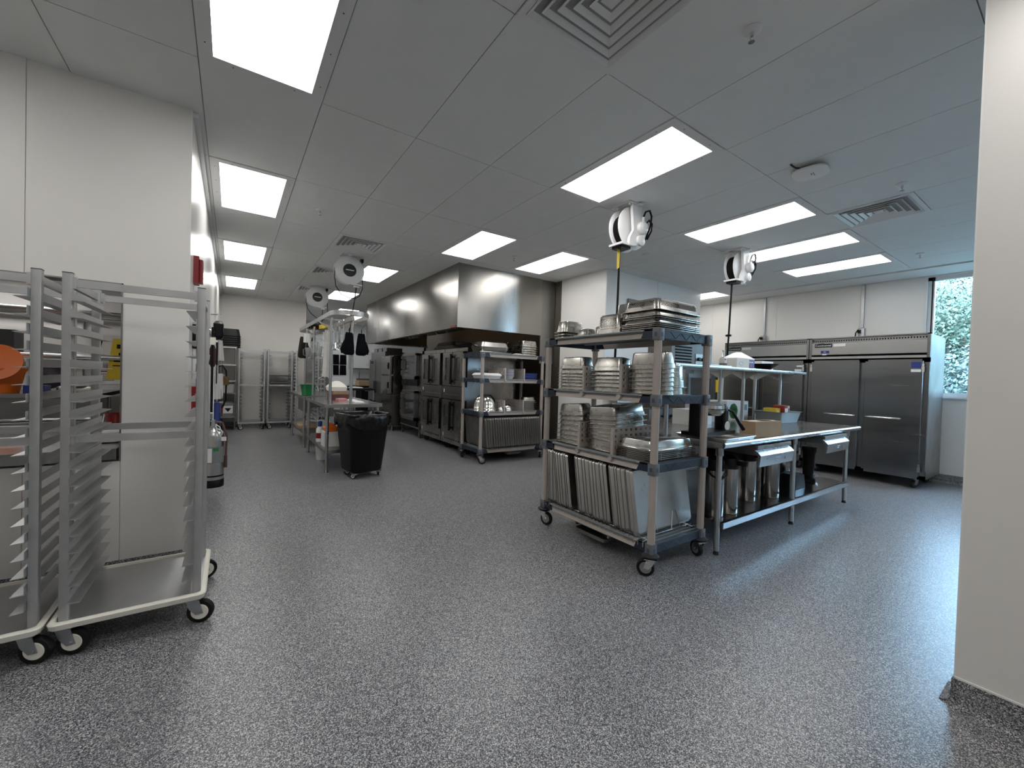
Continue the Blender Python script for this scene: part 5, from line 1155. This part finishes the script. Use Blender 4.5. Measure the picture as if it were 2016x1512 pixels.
t = T('ceiling_light', 'flat bright light panel on the dish room ceiling', 'ceiling light', (-2.5, 7.9, 2.45))
MB().box(-.65, -.26, -.02, .65, .26, 0).build('housing', FRAMEW, t); MB().box(-.61, -.22, -.024, .61, .22, -.02).build('diffuser', LIGHT, t)
t = T('ceiling_light', 'added unseen light panel brightening the dish room near the pass-through', 'ceiling light', (-2.2, 5.6, 2.45))  # added out of view to brighten the dark fronts in the dish room
MB().box(-.65, -.26, -.02, .65, .26, 0).build('housing', FRAMEW, t); MB().box(-.61, -.22, -.024, .61, .22, -.02).build('diffuser', LIGHT, t)
t = T('landing_shelf', 'steel landing shelf through the pass-through opening', 'shelf', (-1.5, 3.9, 0))
MB().box(-.88, -.52, .735, .935, .60, .80).build('top', TOPST, t); MB().box(-.88, .60, .735, .935, .62, .86).build('back_lip', STEELD, t)
for lx in (-.8, .85):
    MB().cyl((lx, .5, 0), (lx, .5, .735), .02, 10).build('leg', STEELD, t)

# ================================================================== FAR ROOM
t = T('wall_cabinet', 'pale wall cabinets in the far back room', 'cabinet', (3.9, 14.8, 1.45))
MB().box(-.55, -.2, 0, .55, .18, .62).build('body', FRAMEW, t)
for a, b in ((-.54, -.01), (.01, .54)):
    d = MB().box(a, -.22, .01, b, -.2, .61).build('door', mat('cabinet_door_%d' % int(a*100+60), (.62, .64, .65), .25), t); MB().box(-.03 if a < -.1 else .02, -.235, .1, -.02 if a < -.1 else .03, -.22, .2).build('handle', ZINC, d)
for k in range(2):
    for j in range(3):
        solo('hanging_cloth', cloth_mb(.22, .34, 2, .012, .1, k*3+j), CLOTHB, 'black cloth hanging in the rows on the far room wall', 'towel', (2.71+.235*j, 14.978, 1.90-.36*k), (0, 0, 0), 'black cloths on the far room wall')
t = T('serving_table', 'steel table with overshelf against the far room wall', 'table', (3.85, 14.2, 0))
MB().box(-.6, -.35, .85, .6, .35, .89).build('top', STEEL, t); MB().box(-.45, -.1, 1.42, .45, .25, 1.45).build('overshelf', STEEL, t)
for x in (-.3, .3): MB().cyl((x, .08, .89), (x, .08, 1.42), .02, 10).build('overshelf_post', STEEL, t)
for x in (-.55, .55):
    for y in (-.3, .3): MB().cyl((x, y, 0), (x, y, .85), .02, 10).build('leg', STEELD, t)
t = T('dark_stove', 'black kitchen range in front of the far steel table', 'range', (3.75, 13.3, 0))
MB().box(-.45, -.35, .1, .45, .35, .9).build('body', BLACKM, t); MB().box(-.45, .25, .9, .45, .35, 1.12).build('riser', STEELD, t)
MB().cyl((-.35, -.38, .75), (.35, -.38, .75), .012, 8).build('handle', CHROME, t)
for x in (-.4, .4):
    for y in (-.3, .3): MB().cyl((x, y, 0), (x, y, .1), .02, 8).build('leg', DARKP, t)
t = T('utility_cart', 'dark three-shelf utility cart past the prep tables', 'cart', (2.60, 10.6, 0))
for z in (.30, .60, .90):
    MB().loft([(z-.03, .36, .24, .04), (z, .40, .26, .05), (z+.02, .40, .26, .05), (z+.02, .385, .245, .05), (z, .38, .24, .04)], 3).build('shelf', DARKP, t)
for sx in (-1, 1):
    for sy in (-1, 1):
        MB().cyl((sx*.34, sy*.2, .1), (sx*.34, sy*.2, .9), .016, 8).build('post', ALU, t); caster(t, sx*.33, sy*.19, .12, .045, .026, .4)
solo('paper_pile', MB().loft([(0, .16, .1, .02), (.02, .15, .09, .02), (.03, .06, .05, .02)], 3), PAPER, 'pile of white paper on the dark utility cart', 'paper', (2.56, 10.6, .921))
carton('brown carton standing on the table in the far back room', (3.40, 13.1, .905), R(5), (.4, .3, .16), CARD)
t = T('mobile_bench', 'white low bench with black top in the far room', 'bench', (2.70, 14.3, 0))
MB().box(-.45, -.25, .1, .45, .25, .80).build('body', FAR, t); MB().box(-.5, -.3, .80, .5, .3, .86).build('top', BLACK, t)
t = T('sink_cabinet', 'dark steel sink wall unit past the far wall end', 'sink', (2.0, 12.9, 0))
MB().box(-.4, -.05, 0, .5, .5, .9).box(-.4, .45, .9, .5, .5, 1.75).build('body', STEELD, t)
MB().tube([(0, .3, .9), (0, .3, 1.25), (-.05, .25, 1.33), (-.15, .15, 1.3)], .014, 8).tube([(.2, .42, 1.3), (.1, .3, 1.36), (0, .25, 1.33)], .012, 8).build('faucet', CHROME, t)
sheet_rack('aluminium pan rack standing past the far wall end', (1.78, 11.8, 0), 0, False, None, 1.7, .46, .52, 12, (.4, 2, .4, 2))

# ================================================================== OUTSIDE THE WINDOW
solo('lawn', MB().box(8.6, -32, -.8, 31.6, 45, -.495), GRASS, 'grass outside the window', 'grass')['kind'] = 'stuff'
def tree(label, loc, h, r, m_, n, seed):
    rnd = random.Random(seed)
    t = T('tree', label, 'tree', loc, 0, None)
    MB().tube([(0, 0, 0), (.1, .05, h*.4), (0, .1, h*.8)], [.22, .15, .05], 8).build('trunk', BARK, t)
    m = MB(); blobs = [(rnd.uniform(-.6, .6)*r, rnd.uniform(-.8, .8)*r, h*rnd.uniform(.12, .92), r*rnd.uniform(.3, .55)) for _ in range(26)]
    for _ in range(n):
        bx, by, bz, br = rnd.choice(blobs)
        d = Vector((rnd.gauss(0, 1), rnd.gauss(0, 1), rnd.gauss(0, 1))).normalized()
        c = Vector((bx, by, bz)) + d*br*rnd.uniform(.75, 1.05); c.z = max(c.z, .12+rnd.random()*.1)
        nrm = (d+Vector((rnd.uniform(-.8, .8), rnd.uniform(-.8, .8), rnd.uniform(-.2, .9)))).normalized()
        x = nrm.orthogonal().normalized(); y = nrm.cross(x); s_ = rnd.uniform(.035, .075)
        a = rnd.uniform(0, 6.28); x, y = x*math.cos(a)+y*math.sin(a), y*math.cos(a)-x*math.sin(a)
        m.add([c-x*s_, c-y*s_*.45, c+x*s_, c+y*s_*.45], [(0, 1, 2, 3)])
    o = m.build('foliage', m_, t); o['kind'] = 'stuff'
    return t
tree('leafy green tree right outside the window', (19.0, 2.6, -.5), 5.0, 3.2, LEAF2, 60000, 1)
tree('tall dark green tree behind the window-side tree', (25.0, 7.6, -.5), 7.6, 3.0, LEAF, 26000, 2)
tree('pale green tree beyond the near end of the window', (18.0, -5.4, -.5), 5.4, 3.0, LEAF2, 30000, 3)
tree('dark green tree filling the gap behind the other two', (27.0, 1.0, -.5), 6.6, 3.2, LEAF, 40000, 4)
tree('low bushy tree close under the window view', (14.6, 5.6, -.5), 4.0, 1.6, LEAF2, 16000, 5)
tree('low broad shrub tree below the window sill view', (14.6, .8, -.5), 2.6, 1.6, LEAF, 20000, 6)
hm = MB(); rnd = random.Random(9); nx_, ny_ = 14, 60
for a in range(nx_):
    for b in range(ny_): hm.v.append((31+a*1.6+rnd.uniform(-.6, .6), -32+b*1.3+rnd.uniform(-.5, .5), -.55+min(a, 9)*.78+(rnd.uniform(0, .9) if a else 0)))
for a in range(nx_-1):
    for b in range(ny_-1): k = a*ny_+b; hm.f.append((k, k+ny_, k+ny_+1, k+1))
o = solo('wooded_hillside', hm, LEAF, 'green hillside behind the trees outside the window', 'hillside', ang=10); o['kind'] = 'stuff'

# fine pieces too small to pick apart stay joined
for o in bpy.data.objects:
    if o.type == 'MESH' and o.name.split('.')[0] in ('screws', 'vent_slots', 'louvres', 'tray_rack', 'rail_ribs', 'shelf_mat', 'grille', 'vent_strip', 'perforations'):
        o['kind'] = 'stuff'
